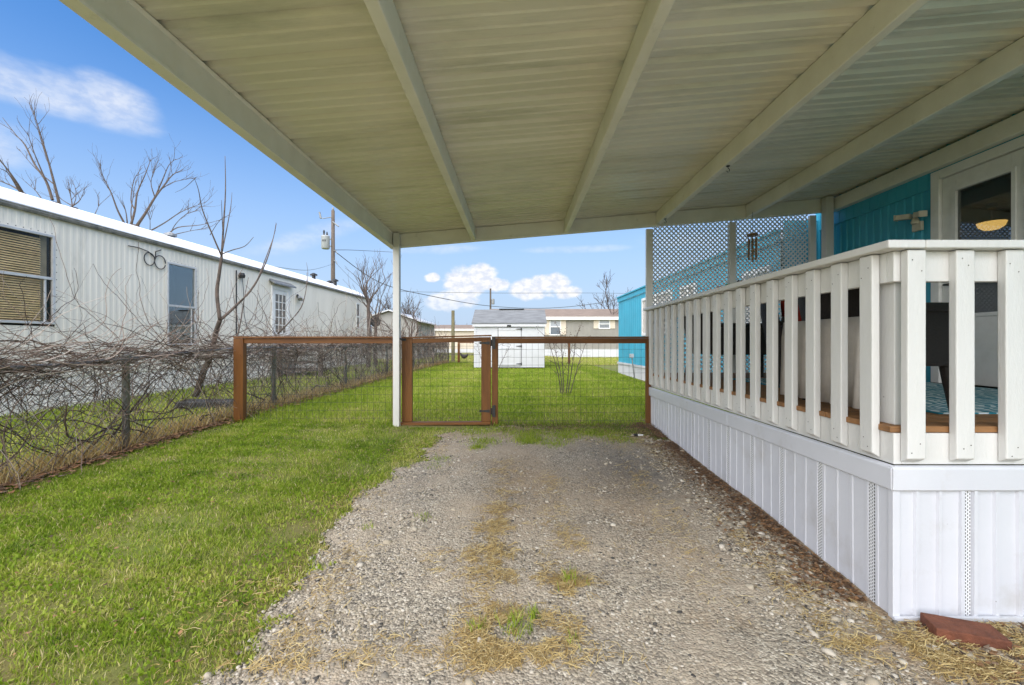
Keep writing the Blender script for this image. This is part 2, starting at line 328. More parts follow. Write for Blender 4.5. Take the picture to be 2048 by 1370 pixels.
def gravel_mat():
    m = bpy.data.materials.new('gravel_bed'); m.use_nodes = True; t = m.node_tree; L = t.links.new; b = t.nodes['Principled BSDF']; b.inputs['Roughness'].default_value = .95
    tcn = t.nodes.new('ShaderNodeTexCoord')
    def noi(s, d=6, r=.6):
        n = t.nodes.new('ShaderNodeTexNoise'); L(tcn.outputs['Object'], n.inputs[0]); n.inputs['Scale'].default_value = s; n.inputs['Detail'].default_value = d; n.inputs['Roughness'].default_value = r; return n.outputs[0]
    def ramp(v, st):
        n = t.nodes.new('ShaderNodeValToRGB'); L(v, n.inputs[0]); e = n.color_ramp.elements
        e[0].position, e[0].color = st[0][0], (*st[0][1], 1); e[1].position, e[1].color = st[-1][0], (*st[-1][1], 1)
        for p, c in st[1:-1]: q = e.new(p); q.color = (*c, 1)
        return n.outputs[0]
    def mix(f, a, bb, mode='MIX'):
        n = t.nodes.new('ShaderNodeMix'); n.data_type = 'RGBA'; n.blend_type = mode
        if isinstance(f, float): n.inputs[0].default_value = f
        else: L(f, n.inputs[0])
        L(a, n.inputs[6]); L(bb, n.inputs[7]); return n.outputs[2]
    v1 = t.nodes.new('ShaderNodeTexVoronoi'); L(tcn.outputs['Object'], v1.inputs[0]); v1.inputs['Scale'].default_value = 95
    v2 = t.nodes.new('ShaderNodeTexVoronoi'); L(tcn.outputs['Object'], v2.inputs[0]); v2.inputs['Scale'].default_value = 42
    sepc = t.nodes.new('ShaderNodeSeparateColor'); L(v1.outputs['Color'], sepc.inputs[0])
    stone = ramp(sepc.outputs[0], [(0, (.06, .054, .045)), (.25, (.20, .175, .135)), (.6, (.35, .305, .235)), (.85, (.45, .40, .31)), (1, (.60, .55, .45))])
    dust = ramp(noi(9, 8, .7), [(.3, (.36, .29, .21)), (.7, (.48, .40, .295))])
    c = mix(ramp(noi(2.2, 7, .65), [(.42, (.15,)*3), (.62, (.85,)*3)]), stone, dust)
    brown = ramp(noi(30, 4, .7), [(.3, (.20, .12, .06)), (.7, (.36, .25, .13))])
    c = mix(ramp(noi(1.6, 8, .7), [(.56, (0,)*3), (.72, (.5,)*3)]), c, brown)
    dk = ramp(noi(60, 3, .6), [(.3, (.07, .068, .065)), (.7, (.15, .14, .13))])
    c = mix(ramp(noi(11, 8, .75), [(.60, (0,)*3), (.70, (.75,)*3)]), c, dk)
    an = t.nodes.new('ShaderNodeAttribute'); an.attribute_name = 'oil'
    fo = t.nodes.new('ShaderNodeMath'); fo.operation = 'MULTIPLY'; L(an.outputs['Fac'], fo.inputs[0]); L(ramp(noi(14, 8, .75), [(.35, (.3,)*3), (.6, (1,)*3)]), fo.inputs[1])
    c = mix(fo.outputs[0], c, dk)
    an2 = t.nodes.new('ShaderNodeAttribute'); an2.attribute_name = 'soil'
    fs2 = t.nodes.new('ShaderNodeMath'); fs2.operation = 'MULTIPLY'; L(an2.outputs['Fac'], fs2.inputs[0]); L(ramp(noi(18, 8, .75), [(.35, (.25,)*3), (.6, (1,)*3)]), fs2.inputs[1])
    c = mix(fs2.outputs[0], c, brown)
    L(c, b.inputs['Base Color'])
    bn = t.nodes.new('ShaderNodeBump'); bn.inputs['Strength'].default_value = .6; bn.inputs['Distance'].default_value = .010
    ad = t.nodes.new('ShaderNodeMath'); ad.operation = 'ADD'; L(v1.outputs['Distance'], ad.inputs[0]); L(v2.outputs['Distance'], ad.inputs[1]); 
    iv = t.nodes.new('ShaderNodeMath'); iv.operation = 'MULTIPLY'; iv.inputs[1].default_value = -1.2; L(ad.outputs[0], iv.inputs[0]); L(iv.outputs[0], bn.inputs['Height'])
    L(bn.outputs[0], b.inputs['Normal']); return m
def spot(px, py, rx, ry):
    cx, cy = ground_at(px, py); return np.exp(-((DV[:, 0]-cx)/rx)**2-((DV[:, 1]-cy)/ry)**2)
oil = np.clip(.75*spot(1240, 935, .30, .55)+.45*spot(1330, 960, .25, .5)+.3*spot(850, 950, .12, .5), 0, 1)
soil = np.clip(.9*np.exp(-((DV[:, 0]-1.68)/.28)**2)+.6*spot(1050, 960, .35, .9)+.5*spot(1250, 1000, .3, .8)+.8*np.exp(-((DV[:, 1]-5.3)/.45)**2), 0, 1)
o = npmesh('driveway', DV, rm[fc], gravel_mat(), {'oil': oil, 'soil': soil}, smooth=True); tag(o, kind='structure')

# gravel stones
def stones(n, xs, ys, smin, smax, tint=None, power=2.6):
    ico = []; t = (1+5**.5)/2
    ico = np.array([(-1, t, 0), (1, t, 0), (-1, -t, 0), (1, -t, 0), (0, -1, t), (0, 1, t), (0, -1, -t), (0, 1, -t), (t, 0, -1), (t, 0, 1), (-t, 0, -1), (-t, 0, 1)])/1.9
    fa = np.array([(0, 11, 5), (0, 5, 1), (0, 1, 7), (0, 7, 10), (0, 10, 11), (1, 5, 9), (5, 11, 4), (11, 10, 2), (10, 7, 6), (7, 1, 8), (3, 9, 4), (3, 4, 2), (3, 2, 6), (3, 6, 8), (3, 8, 9), (4, 9, 5), (2, 4, 11), (6, 2, 10), (8, 6, 7), (9, 8, 1)])
    s = smin+(smax-smin)*rng.random(n)**power
    j = ico[None]*(1+rng.uniform(-.36, .36, (n, 12, 1)))
    sc = np.stack([s*rng.uniform(.8, 1.4, n), s*rng.uniform(.8, 1.2, n), s*rng.uniform(.4, .8, n)], -1)
    v = j*sc[:, None]; a = rng.uniform(0, 6.28, n); c, q = np.cos(a), np.sin(a)
    X = v[..., 0]*c[:, None]-v[..., 1]*q[:, None]; Y = v[..., 0]*q[:, None]+v[..., 1]*c[:, None]
    Z = v[..., 2]+X*rng.uniform(-.3, .3, (n, 1))
    V = np.stack([X+xs[:, None], Y+ys[:, None], Z+(gz(xs, ys)+.006+s*.22)[:, None]], -1).reshape(-1, 3)
    Fc = (fa[None]+(np.arange(n)*12)[:, None, None]).reshape(-1, 3)
    tv = np.repeat(rng.random(n) if tint is None else tint, 12)
    return V, Fc, tv
def cloud(n, x0, x1, y0, y1, dens):
    x = rng.uniform(x0, x1, n); y = rng.uniform(y0, y1, n); k = rng.random(n) < dens(x, y); return x[k], y[k]
STONE = mat('stone', ((.05, .046, .042), (.20, .178, .145), (.32, .275, .205), (.38, .325, .24), (.43, .38, .30), (.56, .51, .43)), rough=.9, attr='tint', bump=.3, bscale=200)
def gd(x, y):
    on = drive(x, y) > .0
    edge = np.exp(-((x-1.6)/.42)**2)*(y < 4.6)
    left = np.exp(-((x-xedge(y)-.22)/.3)**2)*.7
    clump = sm((fn(x, y, 3.2)+.15)*1.3)
    out = ((y < 2.0) & (x > 1.5))*.8
    return on*np.clip(.14+.22*(y < 3)+.5*clump+.8*edge+left+out, 0, 1)*((x < 1.69) | (y < 1.97))
xs, ys = cloud(190000, -1.4, 2.6, 1.35, 5.6, lambda x, y: gd(x, y)*np.clip(1.3-.2*y, .25, 1))
V1, F1, T1 = stones(len(xs), xs, ys, .0026, .0105, None, 2.3)
xb, yb = cloud(9000, -1.3, 2.6, 1.35, 5.4, lambda x, y: (drive(x, y) > 0)*((x < 1.68) | (y < 1.96))*(np.exp(-((x-1.58)/.26)**2)*.95+.035))
V2, F2, T2 = stones(len(xb), xb, yb, .009, .024)
T2 = np.clip(T2*.8+.2, 0, 1)
o = npmesh('gravel_stones', np.concatenate([V1, V2]), np.concatenate([F1, F2+len(V1)]), STONE, {'tint': np.concatenate([T1, T2])}, tri=True)
tag(o, 'loose grey and tan gravel scattered over the driveway', 'gravel', kind='stuff')

# ------------------------------------------------------------------ blades
def blades(x, y, h, w, lean, tint, zoff=0, flat=None):
    n = len(x); a = rng.uniform(0, 6.283, n); ca, sa = np.cos(a), np.sin(a)
    la = rng.uniform(0, 6.283, n); L = lean*rng.uniform(.2, 1.2, n)*h
    z = gz(x, y)+zoff-.004
    hx, hy = np.cos(la)*L, np.sin(la)*L
    up = np.sqrt(np.maximum(h*h-L*L, (h*.15)**2))
    V = np.empty((n, 5, 3))
    V[:, 0] = np.stack([x-ca*w/2, y-sa*w/2, z], -1); V[:, 1] = np.stack([x+ca*w/2, y+sa*w/2, z], -1)
    V[:, 2] = np.stack([x+hx*.4+ca*w*.42, y+hy*.4+sa*w*.42, z+up*.6], -1); V[:, 3] = np.stack([x+hx*.4-ca*w*.42, y+hy*.4-sa*w*.42, z+up*.6], -1)
    V[:, 4] = np.stack([x+hx, y+hy, z+up], -1)
    o = (np.arange(n)*5)[:, None]
    T = np.concatenate([o+[[0, 1, 2]], o+[[0, 2, 3]], o+[[3, 2, 4]]], 1).reshape(-1, 3)
    return V.reshape(-1, 3), T, np.repeat(tint, 5)
def join(parts):
    V, T, A = [], [], []; o = 0
    for v, t, a in parts: V.append(v); T.append(t+o); A.append(a); o += len(v)
    return np.concatenate(V), np.concatenate(T), np.concatenate(A)
def fence_x(y): return np.interp(y, [-2, 3.2, 5.8, 9, 21], [-3.86, -3.80, -3.80, -3.60, -3.15])
GRASS = mat('grass_blades', ((.060, .115, .010), (.155, .245, .015), (.265, .365, .030), (.40, .43, .08), (.56, .49, .20), (.68, .59, .34)), rough=.6, attr='tint', transl=.35, spec=.25)
def lawn_t(x, y):
    base = .36+.17*fn(x, y, 2.6)+.15*fn(x+3, y-2, 8)
    dry = np.clip(.5*np.exp(-(np.minimum(np.abs(x-xedge(y)), 1)/.28)**2)*(y < 5.5), 0, 1)
    # yellow patch in the lawn, lower left
    dry = dry+.22*sm((x+2.6)/1.2)*sm((4.2-y)/2)*sm(fn(x, y+3, 3)+.5)+.22*np.exp(-((x+2.1)**2+(y-2.0)**2*1.2)/.5)
    return base+dry*rng.random(len(x))
def on_lawn(x, y):
    k = (drive(x, y) < .03)
    k &= ~((x > -1.5) & (x < -.32) & (y > 5.42) & (y < 5.68))
    k &= ~((x > 1.66) & (y > 1.95) & (y < 6.0)) & ~((x > 3.3) & (y > 5))
    return k
parts = []
x, y = cloud(600000, -3.9, 1.7, 1.3, 5.7, lambda x, y: on_lawn(x, y)*np.clip(.62+.55*fn(x+1, y+4, 6), .2, 1)*np.clip((.30-drive(x, y))*3.0+0.0, .16, 1)*np.where(drive(x, y) > -.25, .65, 1)*np.clip(1.25-.13*y, .4, 1)*(x > -y*1.3)*(x < .1+(y > 4.4)*3))
n = len(x)
hh = rng.uniform(.010, .043, n)*(1+.5*fn(x, y, 4.5)); t = lawn_t(x, y)+rng.normal(0, .15, n); t = np.where(rng.random(n) < .09, rng.uniform(.7, 1, n), t)
parts.append(blades(x, y, hh, rng.uniform(.0025, .0058, n), .8, np.clip(t, 0, 1)))
# broad low leaves among the blades
x, y = cloud(60000, -3.9, -.9, 1.3, 5.6, lambda x, y: on_lawn(x, y)*(x > -y*1.3)*sm(fn(x+2, y+1, 2.0)*1.2+.5))
n = len(x); parts.append(blades(x, y, rng.uniform(.012, .028, n), rng.uniform(.008, .014, n), 1.0, np.clip(lawn_t(x, y)-.08+rng.normal(0, .06, n), 0, .6), .012))
# back yard
x, y = cloud(260000, -3.8, 4.0, 5.55, 21.5, lambda x, y: on_lawn(x, y)*(x > fence_x(y)-.0)*np.clip(7.5/y, .22, 1))
n = len(x); parts.append(blades(x, y, rng.uniform(.03, .075, n), .004+.0011*y, .7, np.clip(.43+.13*fn(x, y, 1.0)+.12*fn(x, y, 3.5)+rng.normal(0, .10, n), 0, 1)))
# neighbour's strip
x, y = cloud(110000, -6.9, -3.6, 2.8, 21, lambda x, y: (x < fence_x(y))*np.clip(6/y, .3, 1))
n = len(x); parts.append(blades(x, y, rng.uniform(.04, .10, n), .004+.0009*y, .7, np.clip(.52+.14*fn(x, y, 1.6)+rng.normal(0, .13, n), 0, 1)))
# beyond the back fence
x, y = cloud(60000, -14, 12, 20, 31, lambda x, y: 1+0*x)
n = len(x); parts.append(blades(x, y, rng.uniform(.05, .13, n), .03+0*x, .7, np.clip(.62+.12*fn(x, y, .8)+rng.normal(0, .1, n), 0, 1)))
V, T, A = join(parts); o = npmesh('lawn_grass', V, T, GRASS, {'tint': A}, tri=True); tag(o, 'short green lawn grass with yellowed patches', 'grass', kind='stuff')
# sparse green tufts in the gravel and along the gate line
parts = []
for px, py, r, k, h in [(1030, 1262, .06, 70, .09), (955, 1265, .04, 40, .06), (1140, 1168, .045, 60, .08), (1065, 1240, .03, 30, .08), (850, 1036, .05, 60, .03), (735, 1058, .04, 45, .03), (1150, 1290, .03, 12, .05), (870, 935, .08, 80, .03),
                    (950, 866, .22, 900, .04), (970, 885, .14, 500, .045), (1060, 872, .22, 1500, .045), (1060, 884, .12, 600, .05), (1130, 874, .16, 900, .045), (1190, 868, .2, 900, .04), (1240, 880, .16, 600, .04), (1110, 890, .14, 500, .04), (955, 898, .07, 300, .05), (1010, 862, .2, 700, .04), (880, 920, .1, 160, .03), (660, 985, .2, 500, .035), (700, 965, .12, 200, .03), (760, 960, .1, 200, .03)]:
    cx, cy = ground_at(px, py); x = rng.normal(cx, r*.6, k); y = rng.normal(cy, r*.6, k)
    parts.append(blades(x, y, rng.uniform(.5, 1.2, k)*h, rng.uniform(.003, .006, k), .8, np.clip(rng.normal(.42, .14, k), 0, 1), .008))
V, T, A = join(parts); o = npmesh('weeds', V, T, GRASS, {'tint': A}, tri=True); tag(o, 'small green weed tufts growing through the gravel', 'weeds', kind='stuff')
# straw
STRAW = mat('straw', ((.28, .18, .065), (.44, .31, .12), (.58, .44, .19), (.68, .56, .30)), rough=.8, attr='tint', transl=.2)
def lying(x, y, l, w, tint, zo=.012):
    n = len(x); a = rng.uniform(0, 6.283, n); dx_, dy_ = np.cos(a)*l/2, np.sin(a)*l/2; px_, py_ = -np.sin(a)*w/2, np.cos(a)*w/2
    zc = gz(x, y)+zo+rng.uniform(0, .012, n); tz = rng.uniform(-.006, .012, n); b = rng.normal(0, .18, n)*l
    V = np.empty((n, 6, 3)); z1 = zc+tz; z0 = zc-tz*.4
    mxx, myy = x-np.sin(a)*b, y+np.cos(a)*b
    for i, (ux, uy, uz) in enumerate([(x-dx_, y-dy_, z0), (mxx, myy, zc+.004), (x+dx_, y+dy_, z1)]):
        V[:, 2*i] = np.stack([ux-px_, uy-py_, uz], -1); V[:, 2*i+1] = np.stack([ux+px_, uy+py_, uz+w*.4], -1)
    o = (np.arange(n)*6)[:, None]
    T = np.concatenate([o+[[0, 2, 3]], o+[[0, 3, 1]], o+[[2, 4, 5]], o+[[2, 5, 3]]], 1).reshape(-1, 3)
    return V.reshape(-1, 3), T, np.repeat(tint, 6)
parts = []
for px, py, rx, ry, k in [(990, 1200, .12, .10, 500), (1020, 1000, .12, .4, 700), (1080, 1330, .25, .06, 500), (1400, 1080, .3, .4, 900), (1300, 900, .3, .5, 900), (1000, 1290, .20, .09, 2200), (1035, 1250, .13, .07, 1300), (1010, 1330, .12, .05, 500), (1130, 1265, .12, .06, 400), (1145, 1175, .08, .06, 900), (1000, 1130, .15, .12, 1500), (985, 1080, .09, .14, 800), (1000, 1035, .10, .14, 900),
                      (1060, 1150, .14, .10, 500), (900, 1130, .12, .08, 260), (1150, 1080, .08, .09, 520), (995, 940, .10, .25, 420), (1120, 970, .14, .2, 350), (1110, 1030, .12, .2, 180), (1290, 960, .16, .3, 500), (1600, 1180, .12, .12, 420), (1500, 1100, .12, .15, 300),
                      (1700, 1250, .16, .08, 600), (1870, 1320, .20, .10, 1800), (2000, 1290, .16, .14, 2200), (2020, 1350, .14, .05, 900), (1740, 1300, .15, .05, 500), (730, 1290, .16, .06, 250), (660, 1330, .16, .05, 350), (620, 1190, .22, .12, 900), (560, 1290, .20, .10, 900), (500, 1340, .18, .05, 500),
                      (680, 1120, .14, .14, 500), (720, 1000, .16, .2, 600), (830, 900, .2, .25, 900), (880, 900, .15, .2, 400), (1230, 880, .3, .3, 900), (460, 1240, .2, .12, 350)]:
    cx, cy = ground_at(px, py); k = int(k*(.5 if cx < -.7 else .95)); x = rng.normal(cx, rx*.8, k); y = rng.normal(cy, ry*.8, k)
    q = fn(x, y, 9)+.5*fn(x, y, 25) > rng.normal(-.05, .15, k); q &= ((x < 1.66) | (y < 1.96)); x, y = x[q], y[q]; k = len(x)
    parts.append(lying(x, y, rng.uniform(.02, .07, k), rng.uniform(.0014, .0030, k), rng.random(k)))
V, T, A = join(parts); o = npmesh('straw', V, T, STRAW, {'tint': A}, tri=True); tag(o, 'golden dead grass lying in patches on the gravel', 'straw', kind='stuff')
# leaf litter
LEAF = mat('dead_leaves', ((.05, .03, .02), (.12, .065, .03), (.22, .11, .045), (.30, .17, .08), (.16, .12, .09)), rough=.85, attr='tint')
parts = []
def leaves(x, y, s, zo=.012):
    n = len(x); a = rng.uniform(0, 6.283, n); q = rng.uniform(.4, .9, n)
    z = gz(x, y)+zo+rng.uniform(0, .015, n); V = np.empty((n, 4, 3))
    for i, (u, v, w) in enumerate([(-1, 0, .2), (0, -1, -.1), (1, 0, .3), (0, 1, .1)]):
        V[:, i] = np.stack([x+(u*np.cos(a)-v*q*np.sin(a))*s, y+(u*np.sin(a)+v*q*np.cos(a))*s, z+w*s*rng.uniform(-1, 1.6, n)], -1)
    o = (np.arange(n)*4)[:, None]; T = np.concatenate([o+[[0, 1, 2]], o+[[0, 2, 3]]], 1).reshape(-1, 3)
    return V.reshape(-1, 3), T, np.repeat(rng.random(n), 4)
x = 1.68-np.abs(rng.normal(0, .15, 9000)); y = rng.uniform(2.1, 5.7, 9000); q = rng.random(9000) < (.45+.55*(x > 1.58))* sm(fn(x*.4, y, 3)*.8+.75); x, y = x[q], y[q]
parts.append(leaves(x, y, rng.uniform(.006, .018, len(x))))
y = rng.uniform(2.9, 20, 15000)**1.0; x = fence_x(y)+rng.normal(.02, .10, 15000); parts.append(leaves(x, y, rng.uniform(.012, .032, 15000), .02))
x = rng.uniform(-.2, 1.7, 2200); y = 5.45+rng.normal(0, .18, 2200); parts.append(leaves(x, y, rng.uniform(.006, .014, 2200), .02))
x = rng.uniform(1.7, 2.7, 900); y = rng.uniform(1.5, 1.95, 900); parts.append(leaves(x, y, rng.uniform(.006, .02, 900)))
x, y = cloud(1500, -3.7, -1.0, 1.5, 5.5, lambda x, y: .35*on_lawn(x, y)); parts.append(leaves(x, y, rng.uniform(.006, .014, len(x)), .03))
V, T, A = join(parts); o = npmesh('leaf_litter', V, T, LEAF, {'tint': A}, tri=True); tag(o, 'brown dead leaves and twigs along fence and skirting', 'leaves', kind='stuff')

# ------------------------------------------------------------------ carport
CY0, CY1 = .55, 5.62
def zb(x): return 2.475+.083*(x+1.57)
cp = thing('carport', (-1.54, 5.6, G(-1.54, 5.6)), 'open white metal carport with a ribbed panel roof on slim posts', 'carport')
prof = []; yy = CY0-.1; pitch = .2755
y_ph = (1.885-CY0+.1) % pitch
yy = CY0-.1+y_ph-pitch
while yy < CY1+.12:
    for du, dz in ((0, 0), (.018, .026), (.042, .026), (.060, 0), (.108, 0), (.116, .008), (.130, .008), (.138, 0), (.190, 0), (.198, .008), (.212, .008), (.220, 0)):
        if CY0-.12 < yy+du < CY1+.12: prof.append((yy+du, dz))
    yy += pitch
xs_ = np.linspace(-1.60, 4.10, 40); V = []; Fq = []
np_ = len(prof)
for i, x in enumerate(xs_):
    for (yv, dz) in prof:
        V.append((x, yv, zb(x)+.163+dz+.0025*math.sin(x*3.1+yv*5)))
for i in range(len(xs_)-1):
    for j in range(np_-1): Fq.append((i*np_+j, (i+1)*np_+j, (i+1)*np_+j+1, i*np_+j+1))
nv = len(V); V += [(a, b, c+.0025) for a, b, c in V]; Fq += [tuple(nv+k for k in f[::-1]) for f in Fq]
m = MB(); m.poly(V, Fq); m.build('roof_panel', ROOFM, cp)
for x in (-.56, .62, 1.78, 2.92):
    w = .030; b = MB(); b.extrude([(-w, 0), (w, 0), (w, .158), (-w, .158)], CY0, CY1-.045, (x, 0, zb(x)), (1, 0, 0), (0, 0, 1), (0, 1, 0))
    b.build('beam', STEEL, cp, bevel=.006)
b = MB(); z0 = zb(-1.6)
b.extrude([(-1.615, -.015), (-1.545, -.015), (-1.545, .0), (-1.565, .012), (-1.565, .150), (-1.545, .158), (-1.545, .16), (-1.60, .165), (-1.60, .20), (-1.615, .20)], CY0, CY1+.03, (0, 0, z0), (1, 0, 0), (0, 0, 1), (0, 1, 0))
b.build('edge_beam', STEEL, cp, bevel=.004)
b = MB(); x0, x1 = -1.563, 4.0
b.poly([(x0, CY1-.04, zb(x0)-.01), (x1, CY1-.04, zb(x1)-.01), (x1, CY1+.02, zb(x1)-.01), (x0, CY1+.02, zb(x0)-.01), (x0, CY1-.04, zb(x0)+.158), (x1, CY1-.04, zb(x1)+.158), (x1, CY1+.02, zb(x1)+.158), (x0, CY1+.02, zb(x0)+.158)],
       [(0, 3, 2, 1), (4, 5, 6, 7), (0, 1, 5, 4), (1, 2, 6, 5), (2, 3, 7, 6), (3, 0, 4, 7)])
b.poly([(x0, CY1-.052, zb(x0)-.016), (x1, CY1-.052, zb(x1)-.016), (x1, CY1-.041, zb(x1)-.016), (x0, CY1-.041, zb(x0)-.016), (x0, CY1-.052, zb(x0)+.006), (x1, CY1-.052, zb(x1)+.006), (x1, CY1-.041, zb(x1)+.006), (x0, CY1-.041, zb(x0)+.006)],
       [(0, 3, 2, 1), (4, 5, 6, 7), (0, 1, 5, 4), (1, 2, 6, 5), (2, 3, 7, 6), (3, 0, 4, 7)])
b.build('header_beam', STEEL, cp, bevel=.003)
b = MB(); b.box(3.955, 4.035, CY0, CY1-.05, 2.915, 3.07); b.build('wall_beam', STEEL, cp, bevel=.006)
b = MB(); b.box(-1.555, -1.475, CY1-.135, CY1-.055, G(-1.5, 5.6)-.05, zb(-1.5)+.155); b.build('post', WHITE, cp, bevel=.006)
b = MB(); b.box(3.84, 3.935, CY1-.15, CY1-.055, .86, zb(3.9)+.15); b.build('post', WHITE, cp, bevel=.006)
# two hooks under a beam
for (px, py, D) in ((1446, 343, 3.72), (1331, 441, 5.30)):
    p = P(px, py, D); x = 1.78; z = zb(x); y = D
    h = thing('ceiling_hook', (x-.0, y, z), 'small black hook screwed under the carport beam, ' + ('nearer of the two hooks' if D < 4 else 'farther one by the header'), 'hook', 'hooks under the carport beam')
    b = MB(); b.tube([(x, y, z), (x, y, z-.02), (x+.012, y, z-.03), (x+.012, y, z-.045), (x, y, z-.055), (x-.012, y, z-.046)], .003, 6); b.build('hook', BLACK, h)
    b = MB(); b.lathe((x, y, z-.006), [(.016, 0), (.016, .005)], 12); b.build('plate', BLACK, h)

# ------------------------------------------------------------------ porch deck
DXc, DYc, DY1 = 1.71, 2.0, 5.74; DXR = 4.0; ZF = .872
dk = thing('porch_deck', (DXc, DYc, G(DXc, DYc)), 'raised white porch deck with slatted railing and vinyl skirting', 'porch')
fl = MB(); y = DYc+.004
while y < DY1-.05:
    fl.box(DXc-.012, DXR, y, min(y+.138, DY1), ZF-.028, ZF); y += .143
fl.build('floor_boards', DECKW, dk, bevel=.003)
b = MB()
b.box(DXc, DXc+.038, DYc, DY1, .700, ZF-.030); b.box(DXc+.038, DXR, DYc, DYc+.038, .700, ZF-.030)
b.build('rim_board', WHITE, dk, bevel=.003)
# cap above skirting
b = MB()
b.extrude([(-.028, .592), (-.020, .585), (-.004, .585), (-.004, .698), (-.022, .694), (-.030, .686)], DYc-.02, 3.528, (DXc, 0, 0), (1, 0, 0), (0, 0, 1), (0, 1, 0))
b.build('skirting_cap', WSKIRT, dk, bevel=.002)
b = MB(); b.extrude([(-.028, .590), (-.020, .583), (-.004, .583), (-.004, .696), (-.022, .692), (-.030, .684)], 3.533, DY1, (DXc, 0, 0), (1, 0, 0), (0, 0, 1), (0, 1, 0)); b.build('skirting_cap', WSKIRT, dk, bevel=.002)
b = MB()
b.extrude([(-.028, .592), (-.020, .585), (-.004, .585), (-.004, .698), (-.022, .694), (-.030, .686)], -.026, DXR-DXc, (DXc, DYc, 0), (0, 1, 0), (0, 0, 1), (1, 0, 0))
b.build('skirting_cap', WSKIRT, dk, bevel=.002)
# skirting panels with lap ribs (depth profile), vent strips as separate parts
VENT = bpy.data.materials.new('vent_strip'); VENT.use_nodes = True
def vent_setup():
    t = VENT.node_tree; L = t.links.new; b = t.nodes['Principled BSDF']; b.inputs['Roughness'].default_value = .45
    tcn = t.nodes.new('ShaderNodeTexCoord'); sp_ = t.nodes.new('ShaderNodeSeparateXYZ'); L(tcn.outputs['Object'], sp_.inputs[0])
    def mt(op, a, bb):
        n = t.nodes.new('ShaderNodeMath'); n.operation = op
        for i, v in enumerate((a, bb)):
            if isinstance(v, (int, float)): n.inputs[i].default_value = v
            else: L(v, n.inputs[i])
        return n.outputs[0]
    u = mt('MULTIPLY', mt('ADD', sp_.outputs[0], sp_.outputs[1]), 105); row = mt('FLOOR', u, 0)
    v = mt('ADD', mt('MULTIPLY', sp_.outputs[2], 62), mt('MULTIPLY', row, .5))
    fu = mt('ABSOLUTE', mt('SUBTRACT', mt('FRACT', u, 0), .5), 0); fv = mt('ABSOLUTE', mt('SUBTRACT', mt('FRACT', v, 0), .5), 0)
    hole = mt('MULTIPLY', mt('LESS_THAN', fu, .24), mt('LESS_THAN', fv, .30))
    mx_ = t.nodes.new('ShaderNodeMix'); mx_.data_type = 'RGBA'; L(hole, mx_.inputs[0]); mx_.inputs[6].default_value = (.74, .75, .77, 1); mx_.inputs[7].default_value = (.10, .10, .105, 1)
    L(mx_.outputs[2], b.inputs['Base Color'])
vent_setup()
def panel_prof(L, p0):
    """list of (u, depth) along a run of length L; ribs every ~0.12; vents every 0.36 from p0"""
    out = [(0, 0)]; u = p0-.36*4
    vents = []
    while u < L:
        for k, (a, d) in enumerate(((0.0, .002), (.003, .006), (.017, .006), (.020, .0), (.058, .0), (.061, .006), (.075, .006), (.080, 0.), (.158, .0), (.164, .004), (.176, .004), (.179, -.005), (.184, 0), (.262, .0), (.268, .004), (.280, .004), (.283, -.005), (.288, 0))):
            if 0 < u+a < L: out.append((u+a, d))
        if 0 < u+.02 and u+.058 < L: vents.append(u+.02)
        u += .36
    out.append((L, 0)); return out, vents
for side in (0, 1):
    L = (DY1-DYc) if side == 0 else (DXR-DXc)
    pf, vents = panel_prof(L, .075 if side == 0 else .285)
    vs = []; fs = []
    for u, d in pf:
        d = d*(2.8 if side else .9)
        x, yv = (DXc-.004-d, DYc+u) if side == 0 else (DXc+u, DYc-.004-d)
        w = .003*math.sin(u*7.3)
        zg = G(x, yv)-.05
        if side == 0: vs += [(x+w, yv, zg), (x, yv, .600)]
        else: vs += [(x, yv+w, zg), (x, yv, .600)]
    for i in range(len(pf)-1): fs.append((2*i, 2*i+2, 2*i+3, 2*i+1))
    b = MB(); b.poly(vs, fs); o = b.build('skirting_panel', WSKIRT, dk)
    sd_m = o.modifiers.new('thick', 'SOLIDIFY'); sd_m.thickness = .002; sd_m.offset = 0
    for v in vents:
        b = MB()
        if side == 0: zg = G(DXc, DYc+v); b.box(DXc-.0085, DXc-.006, DYc+v+.002, DYc+v+.036, zg+.01, .598)
        else: zg = G(DXc+v, DYc); b.box(DXc+v+.002, DXc+v+.036, DYc-.0085, DYc-.006, zg+.02, .598)
        b.build('vent_strip', VENT, dk)
b = MB(); b.box(DXc-.02, DXR, DYc-.030, DYc-.014, G(2, 1.98)-.02, .022); b.build('bottom_track', WSKIRT, dk, bevel=.002)
b = MB(); b.box(DXc-.0170, DXc+.016, DYc-.0170, DYc+.012, G(DXc, DYc)-.04, .59); b.build('corner_trim', WSKIRT, dk, bevel=.003)
